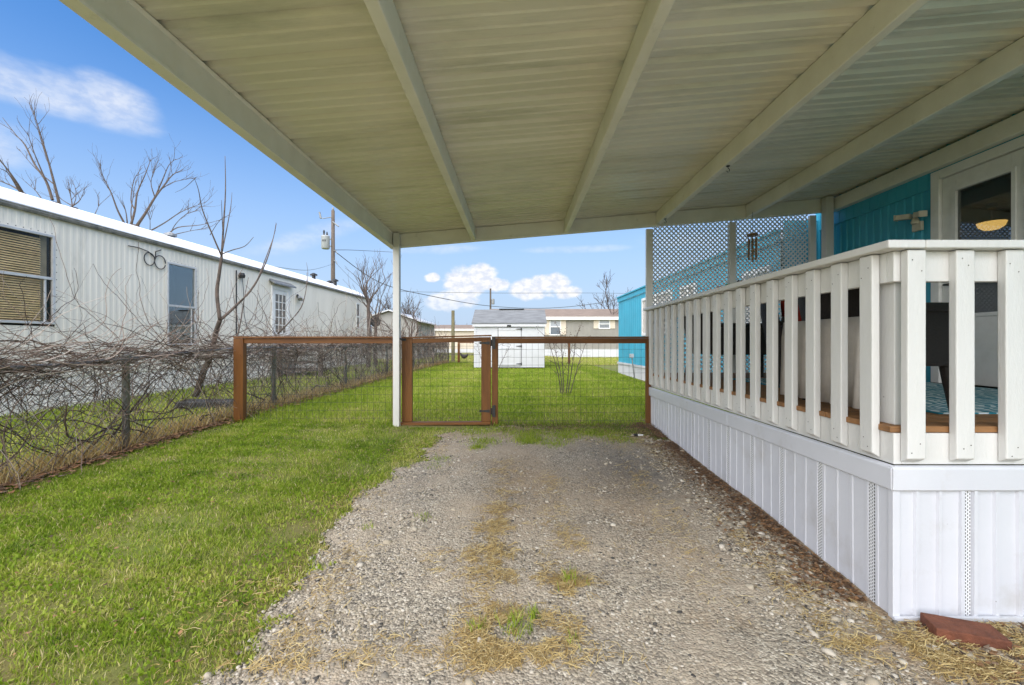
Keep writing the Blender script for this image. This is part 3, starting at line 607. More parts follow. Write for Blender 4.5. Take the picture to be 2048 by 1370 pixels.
# railing
ZR = 1.708
b = MB(); b.box(DXc-.075, DXc+.09, DYc-.062, DY1, ZR-.036, ZR); b.build('top_rail', WHITE, dk, bevel=.005)
b = MB(); b.box(DXc+.091, DXR, DYc-.062, DYc+.09, ZR-.036, ZR); b.build('top_rail', WHITE, dk, bevel=.005)
b = MB(); b.box(DXc, DXc+.038, DYc+.04, DY1, ZR-.176, ZR-.038); b.box(DXc, DXR, DYc, DYc+.038, ZR-.176, ZR-.038); b.build('upper_rail', WHITE, dk, bevel=.003)
b = MB(); b.box(DXc+.040, DXc+.128, DYc+.042, DYc+.13, ZF, ZR-.040); b.build('corner_post', WHITE, dk, bevel=.004)
b = MB(); b.box(DXc+.040, DXc+.128, 5.5, 5.588, ZF, ZR-.040); b.build('rail_post', WHITE, dk, bevel=.004)
def nails(o, side):
    me = o.data; me.materials.append(NAIL); bm_ = bmesh.new(); bm_.from_mesh(me)
    for u, z in ((.024, ZR-.085), (.060, ZR-.125), (.026, .765), (.058, .80)):
        u += random.uniform(-.008, .008); z += random.uniform(-.02, .02); q = .0028
        c = (-.0385, u, z) if side == 0 else (u, -.0385, z)
        vs = [bm_.verts.new((c[0]-.0004, c[1]+a*q, c[2]+b_*q) if side == 0 else (c[0]+a*q, c[1]-.0004, c[2]+b_*q)) for a, b_ in ((-1, -.6), (0, -1), (1, -.5), (.9, .7), (0, 1), (-1, .5))]
        f = bm_.faces.new(vs); f.material_index = 1
    bm_.to_mesh(me); bm_.free()
NAIL = mat('rusty_nail', (.07, .045, .03), (.03, .025, .02), 60, .7)
def baluster_mesh(side):
    b = MB(); w, t = (.078 if side == 0 else .083), .038
    if side == 0: b.poly([(-t, 0, .735), (0, 0, .712), (0, w, .712), (-t, w, .735), (-t, 0, ZR-.040), (0, 0, ZR-.040), (0, w, ZR-.040), (-t, w, ZR-.040)], [(0, 3, 2, 1), (4, 5, 6, 7), (0, 1, 5, 4), (1, 2, 6, 5), (2, 3, 7, 6), (3, 0, 4, 7)])
    else: b.poly([(0, -t, .735), (w, -t, .735), (w, 0, .712), (0, 0, .712), (0, -t, ZR-.040), (w, -t, ZR-.040), (w, 0, ZR-.040), (0, 0, ZR-.040)], [(0, 3, 2, 1), (4, 5, 6, 7), (0, 1, 5, 4), (1, 2, 6, 5), (2, 3, 7, 6), (3, 0, 4, 7)])
    return b
protos = []
for side in (0, 1):
    n = 18 if side == 0 else 5
    o = None
    for k in range(n):
        if o is None: o = baluster_mesh(side).build('baluster', WHITE, dk, bevel=.005, local=True); nails(o, side); c = o
        else:
            c = o.copy(); C.objects.link(c)
            if k % 3 == 0 or side == 1: c.data = baluster_mesh(side).build('tmp', WHITE, None, local=True).data; bpy.data.objects.remove(bpy.data.objects['tmp']); nails(c, side)
        j = random.uniform(-.004, .004)
        if side == 0: loc = Vector((DXc-.0015, DYc+.074+.2025*k+j, 0))
        else: loc = Vector((DXc+.026+.2235*k+j*.4, DYc-.0015, 0))
        c.location = loc-Vector((0, 0, 0))-Vector((dk['wx'], dk['wy'], dk['wz'])); c.rotation_euler = (random.uniform(-.003, .003), random.uniform(-.002, .002), 0)
# lattice screen
def lattice(parent, x0, x1, z0, z1, y):
    b = MB(); p = .0595; w = .0088; t = .0035
    H = z1-z0
    for s in (1, -1):
        yy = y+(t*1.05 if s > 0 else -t*1.05)
        k = -H if s > 0 else 0
        a = x0-H if s > 0 else x0
        a = a-(a % p)
        while a < (x1 if s > 0 else x1+H):
            # line x = a + s*(z-z0)
            if s > 0: zA = max(z0, z0+(x0-a)); zB = min(z1, z0+(x1-a))
            else: zA = max(z0, z0+(a-x1)); zB = min(z1, z0+(a-x0))
            if zB-zA > .01:
                b.bar((a+s*(zA-z0), yy, zA), (a+s*(zB-z0), yy, zB), 2*t, 2*w, (0, 1, 0) if False else (-s, 0, 1))
            a += p
    return b
LATM = mat('lattice_vinyl', (.84, .84, .84), (.78, .78, .78), 3, .5, transl=.45)
b = lattice(dk, 1.745, 3.755, ZF-.1, 2.93, 5.70); b.build('lattice_screen', LATM, dk)
for xa, xb_ in ((1.655, 1.742), (2.722, 2.808), (3.757, 3.838)):
    b = MB(); b.box(xa, xb_, 5.648, 5.692, .3 if xa < 2 else ZF, zb(xa)-.02); b.build('lattice_post', WHITE, dk, bevel=.004)
# ------------------------------------------------------------------ turquoise home
th = thing('turquoise_house', (4.05, 5.9, G(4, 5.9)), 'turquoise mobile home with ribbed siding behind the porch', 'house')
HX = 4.05
def ribbed(p0, p1, z0, z1, pitch, depth, side=1, w=.35):
    """vertical-ribbed wall sheet from p0 to p1 (2D), ribs towards 'side' normal"""
    p0 = Vector((*p0, 0)); p1 = Vector((*p1, 0)); L = (p1-p0).length; d = (p1-p0)/L; nrm = Vector((-d.y, d.x, 0))*side
    out = []; u = 0
    while u < L:
        for a, h in ((0, 0), (.12, 1), (.12+w, 1), (.24+w, 0)):
            if u+a*pitch <= L: out.append((u+a*pitch, h*depth))
        u += pitch
    out.append((L, 0)); vs = []; fs = []
    for u, h in out:
        q = p0+d*u+nrm*h; vs += [(q.x, q.y, z0), (q.x, q.y, z1)]
    for i in range(len(out)-1): fs.append((2*i, 2*i+2, 2*i+3, 2*i+1))
    b = MB(); b.poly(vs, fs); return b
DY_A, DY_B = 3.33, 4.20     # door opening
ribbed((HX, -1.9), (HX, DY_A-.09), ZF-.4, 2.76, .1, .012, 1).build('wall', TEAL, th)
o = ribbed((HX, DY_B+.09), (HX, 5.9), ZF-.4, 2.76, .1, .012, 1); o.poly([(HX, 5.9, .3), (3.57, 5.9, .3), (3.57, 5.9, 2.9), (HX, 5.9, 2.9)], [(0, 1, 2, 3)]); o.build('wall', TEAL, th)
b = MB(); b.box(HX-.014, HX+.1, -1.9, 3.24, 2.775, 2.9055); b.box(HX-.014, HX+.1, 4.286, 5.9, 2.775, 2.9055); b.box(HX-.014, HX+.1, -1.9, 5.9, 2.906, 3.2)
yv = -1.8
while yv < 5.8: b.box(HX-.018, HX-.013, yv, yv+.008, 2.906 if 3.2 < yv < 4.29 else 2.777, 3.2); yv += .12
b.build('fascia_panel', TEAL, th)
b = MB(); b.box(HX-.024, HX, -1.9, 3.24, 2.758, 2.776); b.box(HX-.024, HX, 4.286, 5.9, 2.758, 2.776); b.build('trim_strip', TEAL, th)
b = MB(); b.box(HX-.02, HX+.12, 5.86, 5.95, .4, 3.2); b.build('corner_trim', TEAL, th)
b = MB(); b.box(HX+.02, HX+.14, DY_A, DY_B, 2.85, 3.15); b.box(HX+.02, HX+3, -1.9, 5.9, 3.2, 3.3); b.box(3.66, 7, 5.96, 14.7, 2.70, 2.78); b.build('roof', ROOFW, th)
# door
b = MB(); b.box(HX-.03, HX+.06, DY_B, DY_B+.085, ZF, 2.905); b.box(HX-.03, HX+.06, DY_A-.085, DY_A, ZF, 2.905); b.box(HX-.03, HX+.06, DY_A, DY_B, 2.82, 2.905)
b.build('door_trim', WFRAME, th, bevel=.006)
dr = MB(); wy0, wy1, wz0, wz1 = 3.60, 4.06, 1.52, 2.66
dr.box(HX+.0, HX+.04, DY_A+.003, wy0, ZF+.01, 2.815); dr.box(HX, HX+.04, wy1, DY_B-.003, ZF+.01, 2.815); dr.box(HX, HX+.04, wy0, wy1, ZF+.01, wz0); dr.box(HX, HX+.04, wy0, wy1, wz1, 2.815)
dr.box(HX-.008, HX, wy0-.09, wy0-.085, wz0-.09, wz1+.09)
door = dr.build('door', WFRAME, th, bevel=.003)
b = MB(); 
for a in ((wy0-.03, wy0, wz0-.03, wz1+.03), (wy1, wy1+.03, wz0-.03, wz1+.03), (wy0, wy1, wz1, wz1+.03), (wy0, wy1, wz0-.03, wz0)): b.box(HX-.012, HX+.002, *a)
sub(b, 'window_frame', WFRAME, door, th)
b = MB(); b.box(HX+.012, HX+.016, wy0, wy1, wz0, wz1); sub(b, 'door_window', GLASSD, door, th)
b = MB(); b.tube([(HX-.0, 4.13, 1.80), (HX-.05, 4.13, 1.80), (HX-.055, 4.07, 1.80)], .009, 8); sub(b, 'door_handle', BLACK, door, th)
# room behind the door glass
b = MB(); b.box(HX+.10, HX+.12, 3.0, 3.3, ZF, 2.9); b.box(7.0, 7.1, 1, 8, ZF, 3.0); b.box(HX+.1, 7, 7.9, 8.0, ZF, 3.0); b.box(HX+.16, 7, 1, 8, 2.95, 3.05); b.box(HX+.1, 7, 1, 8, ZF-.1, ZF); b.box(HX+.16, 7, .9, 1.0, ZF, 3.0)
b.build('room_shell', DARKIN, th)
LAMPM = bpy.data.materials.new('lit_lamp'); LAMPM.use_nodes = True
q = LAMPM.node_tree.nodes['Principled BSDF']; q.inputs['Base Color'].default_value = (.9, .7, .3, 1); q.inputs['Emission Color'].default_value = (1, .62, .16, 1); q.inputs['Emission Strength'].default_value = 1.6
lp = P(1983, 446, 5.35); lt = thing('ceiling_lamp', (lp.x, lp.y, 2.94), 'lit yellow bowl lamp glowing behind the door glass', 'lamp')
b = MB(); b.lathe((lp.x, lp.y, lp.z-.09), [(.01, 0), (.07, .012), (.115, .045), (.135, .095), (.128, .097), (.10, .05), (.01, .02)], 24); b.build('shade', LAMPM, lt, smooth=True)
b = MB(); b.lathe((lp.x, lp.y, lp.z), [(.008, -.07), (.008, .16), (.05, .17), (.05, 2.95-lp.z)], 12); b.build('stem', DARKIN, lt)
# floodlight
fy = 4.42; fz = 2.50; fm = mat('aged_plastic', (.62, .58, .45), (.5, .47, .38), 8, .5)
b = MB(); b.box(HX-.045, HX-.012, fy-.05, fy+.05, fz-.12, fz-.03); b.lathe((HX-.055, fy, fz-.03), [(.03, -.02), (.036, .0), (.03, .02), (.018, .045)], 14)
fl_ = b.build('floodlight', fm, th, bevel=.004)
for s in (-1, 1):
    b = MB(); b.bar((HX-.07, fy+s*.03, fz+.035), (HX-.115, fy+s*.145, fz+.03+.02*s), .06, .05); b.bar((HX-.116, fy+s*.147, fz+.03+.02*s), (HX-.120, fy+s*.157, fz+.03+.02*s), .07, .06)
    sub(b, 'lamp_head', fm, fl_, th, bevel=.006)
# far section of the home
A0 = Vector((3.57, 5.96)); A1 = Vector((3.40, 14.8)); zt = 2.76
def onfar(t): return A0+(A1-A0)*((t-A0.y)/(A1.y-A0.y))
b = ribbed((A1.x, A1.y), (A0.x, A0.y), .62, zt-.13, .2, .006, -1, .7); b.box(A1.x+.02, A1.x+3.4, A1.y-.02, A1.y, .62, zt); b.build('far_wall', TEAL, th)
b = MB(); b.bar((A0.x-.03, A0.y, zt-.065), (A1.x-.03, A1.y, zt-.065), .03, .13); b.bar((A0.x-.03, A0.y, zt+.02), (A1.x-.03, A1.y, zt+.02), .10, .035); b.build('eave', TEAL, th)
b = ribbed((A1.x-.015, A1.y+.0), (A0.x-.015, A0.y), .05, .58, .14, .006, -1, .7); b.build('skirting', FARW, th)
b = MB(); b.bar((A0.x-.03, A0.y, .61), (A1.x-.03, A1.y, .61), .03, .06); b.build('skirting_cap', FARW, th)
for ya, yb2, za, zb_ in ((9.9, 11.75+.35, 1.46, 2.48), (8.6, 9.4, 1.5, 2.45), (6.15, 6.9, 1.5, 2.35)):
    pa, pb = onfar(ya), onfar(yb2); xo = -.03
    b = MB(); w = .07
    b.bar((pa.x+xo, pa.y, (za+zb_)/2), (pa.x+xo, pa.y+w, (za+zb_)/2), .03, zb_-za); b.bar((pb.x+xo, pb.y-w, (za+zb_)/2), (pb.x+xo, pb.y, (za+zb_)/2), .03, zb_-za)
    b.bar((pa.x+xo, pa.y+w, zb_-w/2), (pb.x+xo, pb.y-w, zb_-w/2), .03, w); b.bar((pa.x+xo, pa.y+w, za+w/2), (pb.x+xo, pb.y-w, za+w/2), .03, w)
    my = (pa.y+pb.y)/2; b.bar((pa.x+xo, my-.02, (za+zb_)/2), (pb.x+xo, my+.02, (za+zb_)/2), .028, zb_-za-.1)
    wn = b.build('window', WFRAME, th)
    b = MB(); b.bar((pa.x-.012, pa.y+w, (za+zb_)/2), (pb.x-.012, pb.y-w, (za+zb_)/2), .006, zb_-za-.1); sub(b, 'curtain', BEIGE, wn, th)
# conduit and box by the far skirting
q = P(1264, 712, 12.2); mt_ = thing('utility_riser', (q.x-.02, q.y, G(q.x, q.y)), 'small grey conduit and box beside the white skirting', 'conduit')
b = MB(); b.tube([(q.x+.08, q.y, G(q.x, q.y)-.05), (q.x, q.y, q.z-.04)], .018, 8); b.build('pipe', GALV, mt_)
b = MB(); b.box(q.x-.06, q.x+.04, q.y-.05, q.y+.05, q.z-.05, q.z+.06); b.build('box', FRAMEA, mt_, bevel=.005)

# ------------------------------------------------------------------ wind chime
wc = P(1505, 470, 5.33); ch = thing('wind_chime', (wc.x, wc.y, zb(2.92)), 'bamboo wind chime with brown tubes hanging from carport beam', 'wind chime')
b = MB(); b.lathe((wc.x, wc.y, wc.z-.012), [(.055, 0), (.062, .006), (.062, .02), (.055, .026)], 20); b.build('disc', BAMBOO, ch)
b = MB(); b.tube([(wc.x, wc.y, zb(2.9)+.0), (wc.x, wc.y, wc.z+.012)], .0018, 5)
for k in range(6):
    a = k*1.047; b.tube([(wc.x+.045*math.cos(a), wc.y+.045*math.sin(a), wc.z), (wc.x+.045*math.cos(a), wc.y+.045*math.sin(a), wc.z-.06)], .0012, 4)
b.build('cord', BLACK, ch)
for k in range(6):
    a = k*1.047; x, y = wc.x+.045*math.cos(a), wc.y+.045*math.sin(a); L = random.uniform(.20, .27)
    b = MB(); b.tube([(x, y, wc.z-.05), (x+random.uniform(-.004, .004), y, wc.z-.05-L)], [.011, .010], 10); b.build('tube', BAMBOO, ch)
b = MB(); b.lathe((wc.x, wc.y, wc.z-.20), [(.02, 0), (.02, .015)], 12); b.build('striker', BAMBOO, ch)

# ------------------------------------------------------------------ porch furniture
RUG = bpy.data.materials.new('rug'); RUG.use_nodes = True
t = RUG.node_tree; bb = t.nodes['Principled BSDF']; bb.inputs['Roughness'].default_value = .95
tcn = t.nodes.new('ShaderNodeTexCoord'); wv = t.nodes.new('ShaderNodeTexWave'); t.links.new(tcn.outputs['Object'], wv.inputs[0]); wv.inputs['Scale'].default_value = 5; wv.inputs['Distortion'].default_value = 9; wv.inputs['Detail'].default_value = 2; wv.inputs['Detail Scale'].default_value = 1.5
rp = t.nodes.new('ShaderNodeValToRGB'); t.links.new(wv.outputs[0], rp.inputs[0]); rp.color_ramp.elements[0].position = .60; rp.color_ramp.elements[0].color = (.02, .20, .26, 1); rp.color_ramp.elements[1].position = .72; rp.color_ramp.elements[1].color = (.62, .70, .70, 1)
t.links.new(rp.outputs[0], bb.inputs['Base Color'])
b = MB(); b.box(2.25, 3.9, 2.35, 4.7, ZF+.001, ZF+.009); tag(b.build('porch_rug', RUG), 'teal outdoor rug with white leaf pattern on the porch floor', 'rug')
def chair(loc, rz, label, cushion=True, cover=False, H=.82, D_=.33):
    r = thing('wicker_armchair', loc, label, 'chair', 'wicker chairs on the porch', rz)
    W = .33
    b = MB(); b.box(-W, W, -D_, D_, .26 if H > .7 else .15, .36); b.build('seat', WICK, r, bevel=.02)
    b = MB(); n = 10; vs = []
    for i in range(n+1):
        t_ = i/n; x = -W+2*W*t_; yb_ = D_+.05-.10*(2*t_-1)**2; zt_ = H-.10*(2*t_-1)**2
        for (dy_, z) in ((0, .30), (.045, .30), (.045+.08, zt_), (.07, zt_)): vs.append((x, yb_+dy_-.02, z))
    fs = []
    for i in range(n):
        for j in range(4): fs.append((i*4+j, i*4+(j+1) % 4, (i+1)*4+(j+1) % 4, (i+1)*4+j))
    fs += [(3, 2, 1, 0), (n*4, n*4+1, n*4+2, n*4+3)]
    b.poly(vs, fs); b.build('backrest', WICK, r, bevel=.01)
    for s in (-1, 1):
        b = MB(); b.box(s*W-.035, s*W+.035, -D_-.02, D_-.03, .54, .59); b.box(s*W-.022, s*W+.022, -D_, D_-.04, .26, .545); b.build('armrest', WICK, r, bevel=.015)
        for q_ in (-1, 1):
            b = MB(); b.tube([(s*(W-.02), q_*(D_-.03), .27), (s*(W+.005), q_*(D_+.0), .0)], [.024, .018], 8); b.build('leg', WICK, r)
    if cushion:
        b = MB(); b.box(-W+.05, W-.05, -D_+.02, D_-.03, .362, .43); b.build('cushion', RED if cushion == 'red' else BEIGE, r, bevel=.025)
    if cover:
        b = MB(); vs = []; n = 26
        for i in range(n+1):
            x = -W-.02+(2*W+.04)*i/n; f = .012*math.sin(i*1.9)+.006*math.sin(i*3.7)
            for (dy_, z) in ((.135, .52), (.15+f*.5, .42), (.155+f, .25), (.165+f*1.6, .04)): vs.append((x, D_+dy_, z))
        fs = [(i*4+j, (i+1)*4+j, (i+1)*4+j+1, i*4+j+1) for i in range(n) for j in range(3)]
        b.poly(vs, fs); o = b.build('fabric_cover', BEIGE, r, smooth=True); mo = o.modifiers.new('t', 'SOLIDIFY'); mo.thickness = .006
    return r
chair((2.10, 2.62, ZF), R(90), 'dark wicker armchair with beige fabric hanging behind its back', 'beige', True, .76, .17)
chair((2.62, 3.80, ZF+.009), R(60), 'dark wicker armchair beside the glass top table', True)
chair((2.35, 4.90, ZF), R(95), 'dark wicker armchair nearest the lattice screen, with red cushion', 'red')
tb = thing('patio_table', (3.0, 4.75, ZF), 'low dark patio table with white cups beside lattice screen', 'table')
b = MB(); b.box(2.72, 3.28, 4.5, 5.0, ZF+.40, ZF+.43); b.build('tabletop', WICK, tb, bevel=.008)
for x in (2.75, 3.25):
    for y in (4.53, 4.97): b = MB(); b.box(x-.02, x+.02, y-.02, y+.02, ZF, ZF+.40); b.build('leg', WICK, tb)
pl = MB(); pl.lathe((2.62, 4.68, ZF+.0), [(.0, 0), (.001, .001)], 4)
b = MB(); vs = []; n = 8
for i in range(n+1):
    for j in range(n+1):
        u, v = i/n*2-1, j/n*2-1; th_ = .07*math.sqrt(max(0, (1-u**4)*(1-v**4)))
        vs.append((u*.2, v*.2, th_))
for i in range(n+1):
    for j in range(n+1):
        u, v = i/n*2-1, j/n*2-1; th_ = .07*math.sqrt(max(0, (1-u**4)*(1-v**4))); vs.append((u*.2, v*.2, -th_))
q_ = (n+1)**2; fs = []
for i in range(n):
    for j in range(n):
        a = i*(n+1)+j; fs += [(a, a+1, a+n+2, a+n+1), (q_+a+n+1, q_+a+n+2, q_+a+1, q_+a)]
b.poly(vs, fs); o = b.build('throw_pillow', RED, smooth=True); o.location = (2.33, 3.62, ZF+.58); o.rotation_euler = (R(20), R(75), R(20)); o.parent = None
tag(o, 'red throw pillow leaning on the dark wicker armchair beside the table', 'pillow')
for k, (x, y) in enumerate(((2.9, 4.62), (3.1, 4.85))):
    b = MB(); b.lathe((x, y, ZF+.43), [(.026, 0), (.036, .09), (.033, .09), (.024, .006)], 14)
    tag(b.build('cup', WFRAME), 'white cup on the dark patio table, ' + ('nearer the railing' if k == 0 else 'nearer the house wall'), 'cup', 'white cups on the patio table')
# succulents in small pots on the railing
LEAFG = mat('succulent', (.05, .16, .04), (.09, .22, .06), 20, .5); PINK = mat('pink_succulent', (.30, .14, .14), (.2, .16, .10), 20, .5)
for k, (px, mm, lab) in enumerate(((1446, PINK, 'pinkish succulent in a low pot on the porch rail'), (1463, LEAFG, 'bright green succulent in a low pot on the porch rail'), (1487, BLACK, 'small dark potted plant on the porch rail nearest the camera'))):
    D = 1.79*F/(px-VX); c = Vector((1.765, D, ZR)); pt = thing('potted_succulent', c, lab, 'potted plant', 'little pots on the railing')
    b = MB(); b.lathe(c, [(.018, 0), (.024, .022), (.020, .022), (.018, .012)], 12); b.build('pot', BLACK, pt)
    b = MB()
    for i in range(16):
        a = i*2.4; e = .25+.05*i; d = Vector((math.cos(a)*math.cos(e), math.sin(a)*math.cos(e), math.sin(e)))
        p0 = c+Vector((0, 0, .018)); b.tube([p0, p0+d*.016, p0+d*.034], [.003, .008, .001], 5)
    b.build('leaves', mm, pt)

# ------------------------------------------------------------------ brick, plastic piece
bk = ground_at(1900, 1262); b = MB(); b.box(-.125, .125, -.062, .062, 0, .052); o = b.build('brick', BRICK, bevel=.006)
o.location = (bk[0]+.005, 1.868, G(bk[0], 1.87)+.004); o.rotation_euler = (0, R(2), R(-17)); tag(o, 'red brick block lying by the white skirting corner', 'brick')
q = ground_at(1275, 874); sp_t = thing('plastic_spike', (q[0], q[1], G(*q)+.015), 'small black and white plastic piece lying by the grass edge', 'litter')
b = MB(); b.tube([(q[0]-.04, q[1], G(*q)+.022), (q[0]+.0, q[1]-.004, G(*q)+.022)], .017, 10); b.build('cap', BLACK, sp_t)
b = MB(); b.tube([(q[0]+.001, q[1]-.004, G(*q)+.022), (q[0]+.06, q[1]-.01, G(*q)+.022)], .010, 10); b.build('stem', WFRAME, sp_t)

# ------------------------------------------------------------------ wooden wire fence and gate
FY = 5.66
def X5(px): return (px-VX)/F*FY
def Z5(py): return 1.25+(VY-py)/F*FY
def weld(b, x0, x1, z0, z1, y, sx=.078, sz=.102, r=.0017):
    x = x0+.03
    while x < x1: b.tube([(x, y, z0), (x+random.uniform(-.004, .004), y+random.uniform(-.004, .004), (z0+z1)/2), (x, y, z1)], r, 3, False); x += sx
    z = z0+.04
    while z < z1:
        n = max(2, int((x1-x0)/.25)); b.tube([(x0+(x1-x0)*i/n, y+.004, z+random.uniform(-.002, .002)) for i in range(n+1)], r, 3, False); z += sz
def wood_panel(x0, x1, posts, label, group):
    zt_ = Z5(674); r = thing('wire_fence_panel', ((x0+x1)/2, FY, G((x0+x1)/2, FY)), label, 'fence', group)
    b = MB(); b.box(x0, x1, FY-.022, FY+.016, zt_-.082, zt_-.016); b.build('top_board', CEDARH, r, bevel=.003)
    b = MB(); b.box(x0-.0, x1, FY-.05, FY+.045, zt_-.014, zt_+.006); b.build('cap_board', CEDARH, r, bevel=.003)
    for a, c in posts:
        b = MB(); b.box(a, c, FY-.044 if c-a > .09 else FY-.03, FY+.04, G((a+c)/2, FY)-.06, zt_-.0165 if not (a == posts[0][0] and x0 < -3) else zt_-.017); b.build('post', CEDAR, r, bevel=.004)
    b = MB(); gx0, gx1 = x0, x1
    weld(b, gx0+.02, gx1-.02, G((x0+x1)/2, FY)+.005, zt_-.07, FY+.02); b.build('wire_mesh', WIREF, r)
    return r
wood_panel(X5(471), X5(789), [(X5(471), X5(490)), (X5(786), X5(791))], 'low stained wood and wire fence panel left of the white post', 'stained wood and wire fencing')
wood_panel(X5(984), X5(1297), [(X5(984), X5(996)), (X5(1292), X5(1302))], 'low stained wood and wire fence panel between gate and porch', 'stained wood and wire fencing')
gt = thing('garden_gate', (X5(984), FY, G(-.9, FY)), 'stained wooden gate with wire mesh and black hinges', 'gate')
gy0, gy1 = FY-.045, FY-.005; zt_ = Z5(675); zbm = Z5(849)+.045
b = MB(); b.box(X5(805.5), X5(826), gy0, gy1, zbm, zt_-.003); b.build('stile', CEDAR, gt, bevel=.003)
b = MB(); b.box(X5(963), X5(982), gy0, gy1, zbm, zt_+.004); b.build('stile', CEDAR, gt, bevel=.003)
def slab(x0, x1, za, zc, ya, yb_, th_):
    b = MB(); return b.poly([(x0, ya, za-th_), (x1, ya, zc-th_), (x1, yb_, zc-th_), (x0, yb_, za-th_), (x0, ya, za), (x1, ya, zc), (x1, yb_, zc), (x0, yb_, za)], [(0, 3, 2, 1), (4, 5, 6, 7), (0, 1, 5, 4), (1, 2, 6, 5), (2, 3, 7, 6), (3, 0, 4, 7)])
slab(X5(826)+.001, X5(963)-.001, Z5(678), Z5(674.5), gy0+.004, gy1, .055).build('top_rail', CEDARH, gt, bevel=.003)
slab(X5(804.8), X5(983), Z5(677)+.018, Z5(672.5)+.018, gy0-.015, gy1+.02, .018).build('cap_board', CEDARH, gt, bevel=.003)
slab(X5(803), X5(982), zbm-.004, zbm+.004, gy0-.05, gy1, .035).build('bottom_rail', CEDARH, gt, bevel=.003)
b = MB(); weld(b, X5(820), X5(968), zbm, zt_-.02, FY); b.build('wire_mesh', WIREF, gt)
for py in (686, 821):
    z = Z5(py); b = MB()
    xa = X5(980)
    b.poly([(X5(965)-.02, gy0-.006, z-.008), (xa, gy0-.006, z-.020), (xa, gy0-.006, z+.020), (X5(965)-.02, gy0-.006, z+.008), (X5(965)-.02, gy0-.001, z-.008), (xa, gy0-.001, z-.020), (xa, gy0-.001, z+.020), (X5(965)-.02, gy0-.001, z+.008)],
           [(0, 1, 2, 3), (7, 6, 5, 4), (0, 4, 5, 1), (1, 5, 6, 2), (2, 6, 7, 3), (3, 7, 4, 0)])
    b.lathe((X5(964)-.015, gy0-.004, z), [(.016, 0), (.016, .004)], 14, 'y')
    b.tube([(X5(983), gy0-.008, z-.04), (X5(983), gy0-.008, z+.04)], .009, 8)
    b.poly([(X5(985), gy0-.008, z-.070), (X5(991), gy0-.008, z-.078), (X5(991), gy0-.008, z+.078), (X5(985), gy0-.008, z+.070), (X5(985), gy0-.001, z-.070), (X5(991), gy0-.001, z-.078), (X5(991), gy0-.001, z+.078), (X5(985), gy0-.001, z+.070)],
           [(0, 1, 2, 3), (7, 6, 5, 4), (0, 4, 5, 1), (1, 5, 6, 2), (2, 6, 7, 3), (3, 7, 4, 0)])
    b.build('hinge', BLACK, gt)
b = MB(); z = Z5(674)-.02; b.tube([(X5(795), FY-.16, z), (X5(812), FY-.12, z-.01)], .010, 8); b.tube([(X5(798), FY-.16, z-.02), (X5(798), FY-.16, z+.025)], .012, 8); b.box(X5(805), X5(814), FY-.053, FY-.045, z-.03, z+.02); b.tube([(X5(810), FY-.05, z-.005), (X5(810), FY-.12, z-.01)], .006, 6)
b.build('latch', BLACK, gt)
# back fence
bf = thing('back_fence', (0, 19.8, G(0, 19.8)), 'rusty stained back fence with wire mesh beyond the shed', 'fence')
b = MB(); b.box(-2.70, 3.3, 19.78, 19.82, 1.27, 1.36); b.build('top_board', CEDARH, bf)
for x in (-2.64, -.3, 2.32):
    b = MB(); b.box(x-.05, x+.05, 19.74, 19.84, G(x, 19.8)-.05, 1.265); b.build('post', CEDAR, bf)
b = MB(); weld(b, -2.65, 3.3, .38, 1.3, 19.83, .16, .15, .003); b.build('wire_mesh', WIREF, bf)
b = MB(); b.tube([(P(906, 700, 20.6).x, 20.6, .2), (P(906, 700, 20.6).x, 20.6, P(0, 621, 20.6).z)], [.085, .075], 10)
tag(b.build('wooden_post', mat('weathered_post', (.24, .21, .11), (.17, .15, .09), 5, .9, .4, 20, (3, 3, .5))), 'tall weathered round wooden post at end of vine fence', 'post')

# ------------------------------------------------------------------ chain link fence + vines
cf = thing('chain_link_fence', (-3.8, 3, G(-3.8, 3)), 'old galvanised chain link fence running beside the lawn', 'fence')
def frail(y): return G(fence_x(y), y)+.90+.03*math.sin(y*1.3)
for y in (1.6, 4.27, 6.75, 9.2, 11.8, 14.4, 17.2, 20.2):
    x = float(fence_x(y)); b = MB(); b.lathe((x, y, G(x, y)-.1), [(.030, 0), (.030, frail(y)-G(x, y)+.12), (.034, frail(y)-G(x, y)+.125), (.030, frail(y)-G(x, y)+.15), (.012, frail(y)-G(x, y)+.165)], 14); b.build('post', GALV, cf, smooth=True)
b = MB(); ys_ = np.arange(1.6, 20.3, .5); b.tube([(float(fence_x(v))+.0, v, frail(v)) for v in ys_], .019, 8); b.build('top_rail', GALV, cf, smooth=True)
b = MB(); H = .88; p = .072
y = 1.6-H
while y < 20.2:
    for s in (1, -1):
        pts = []
        for k in range(5):
            t_ = k/4; yy = y+H*t_ if s > 0 else y+H-H*t_
            if 1.6 <= yy <= 20.2: pts.append((float(fence_x(yy))+.024+(.003 if s > 0 else -.003), yy, G(float(fence_x(yy)), yy)+.01+t_*H))
        if len(pts) > 1: b.tube(pts, 0.0023 if y < 9 else .0026, 3, False)
    y += p if y < 11 else p*1.5
b.build('mesh', WIRE, cf)
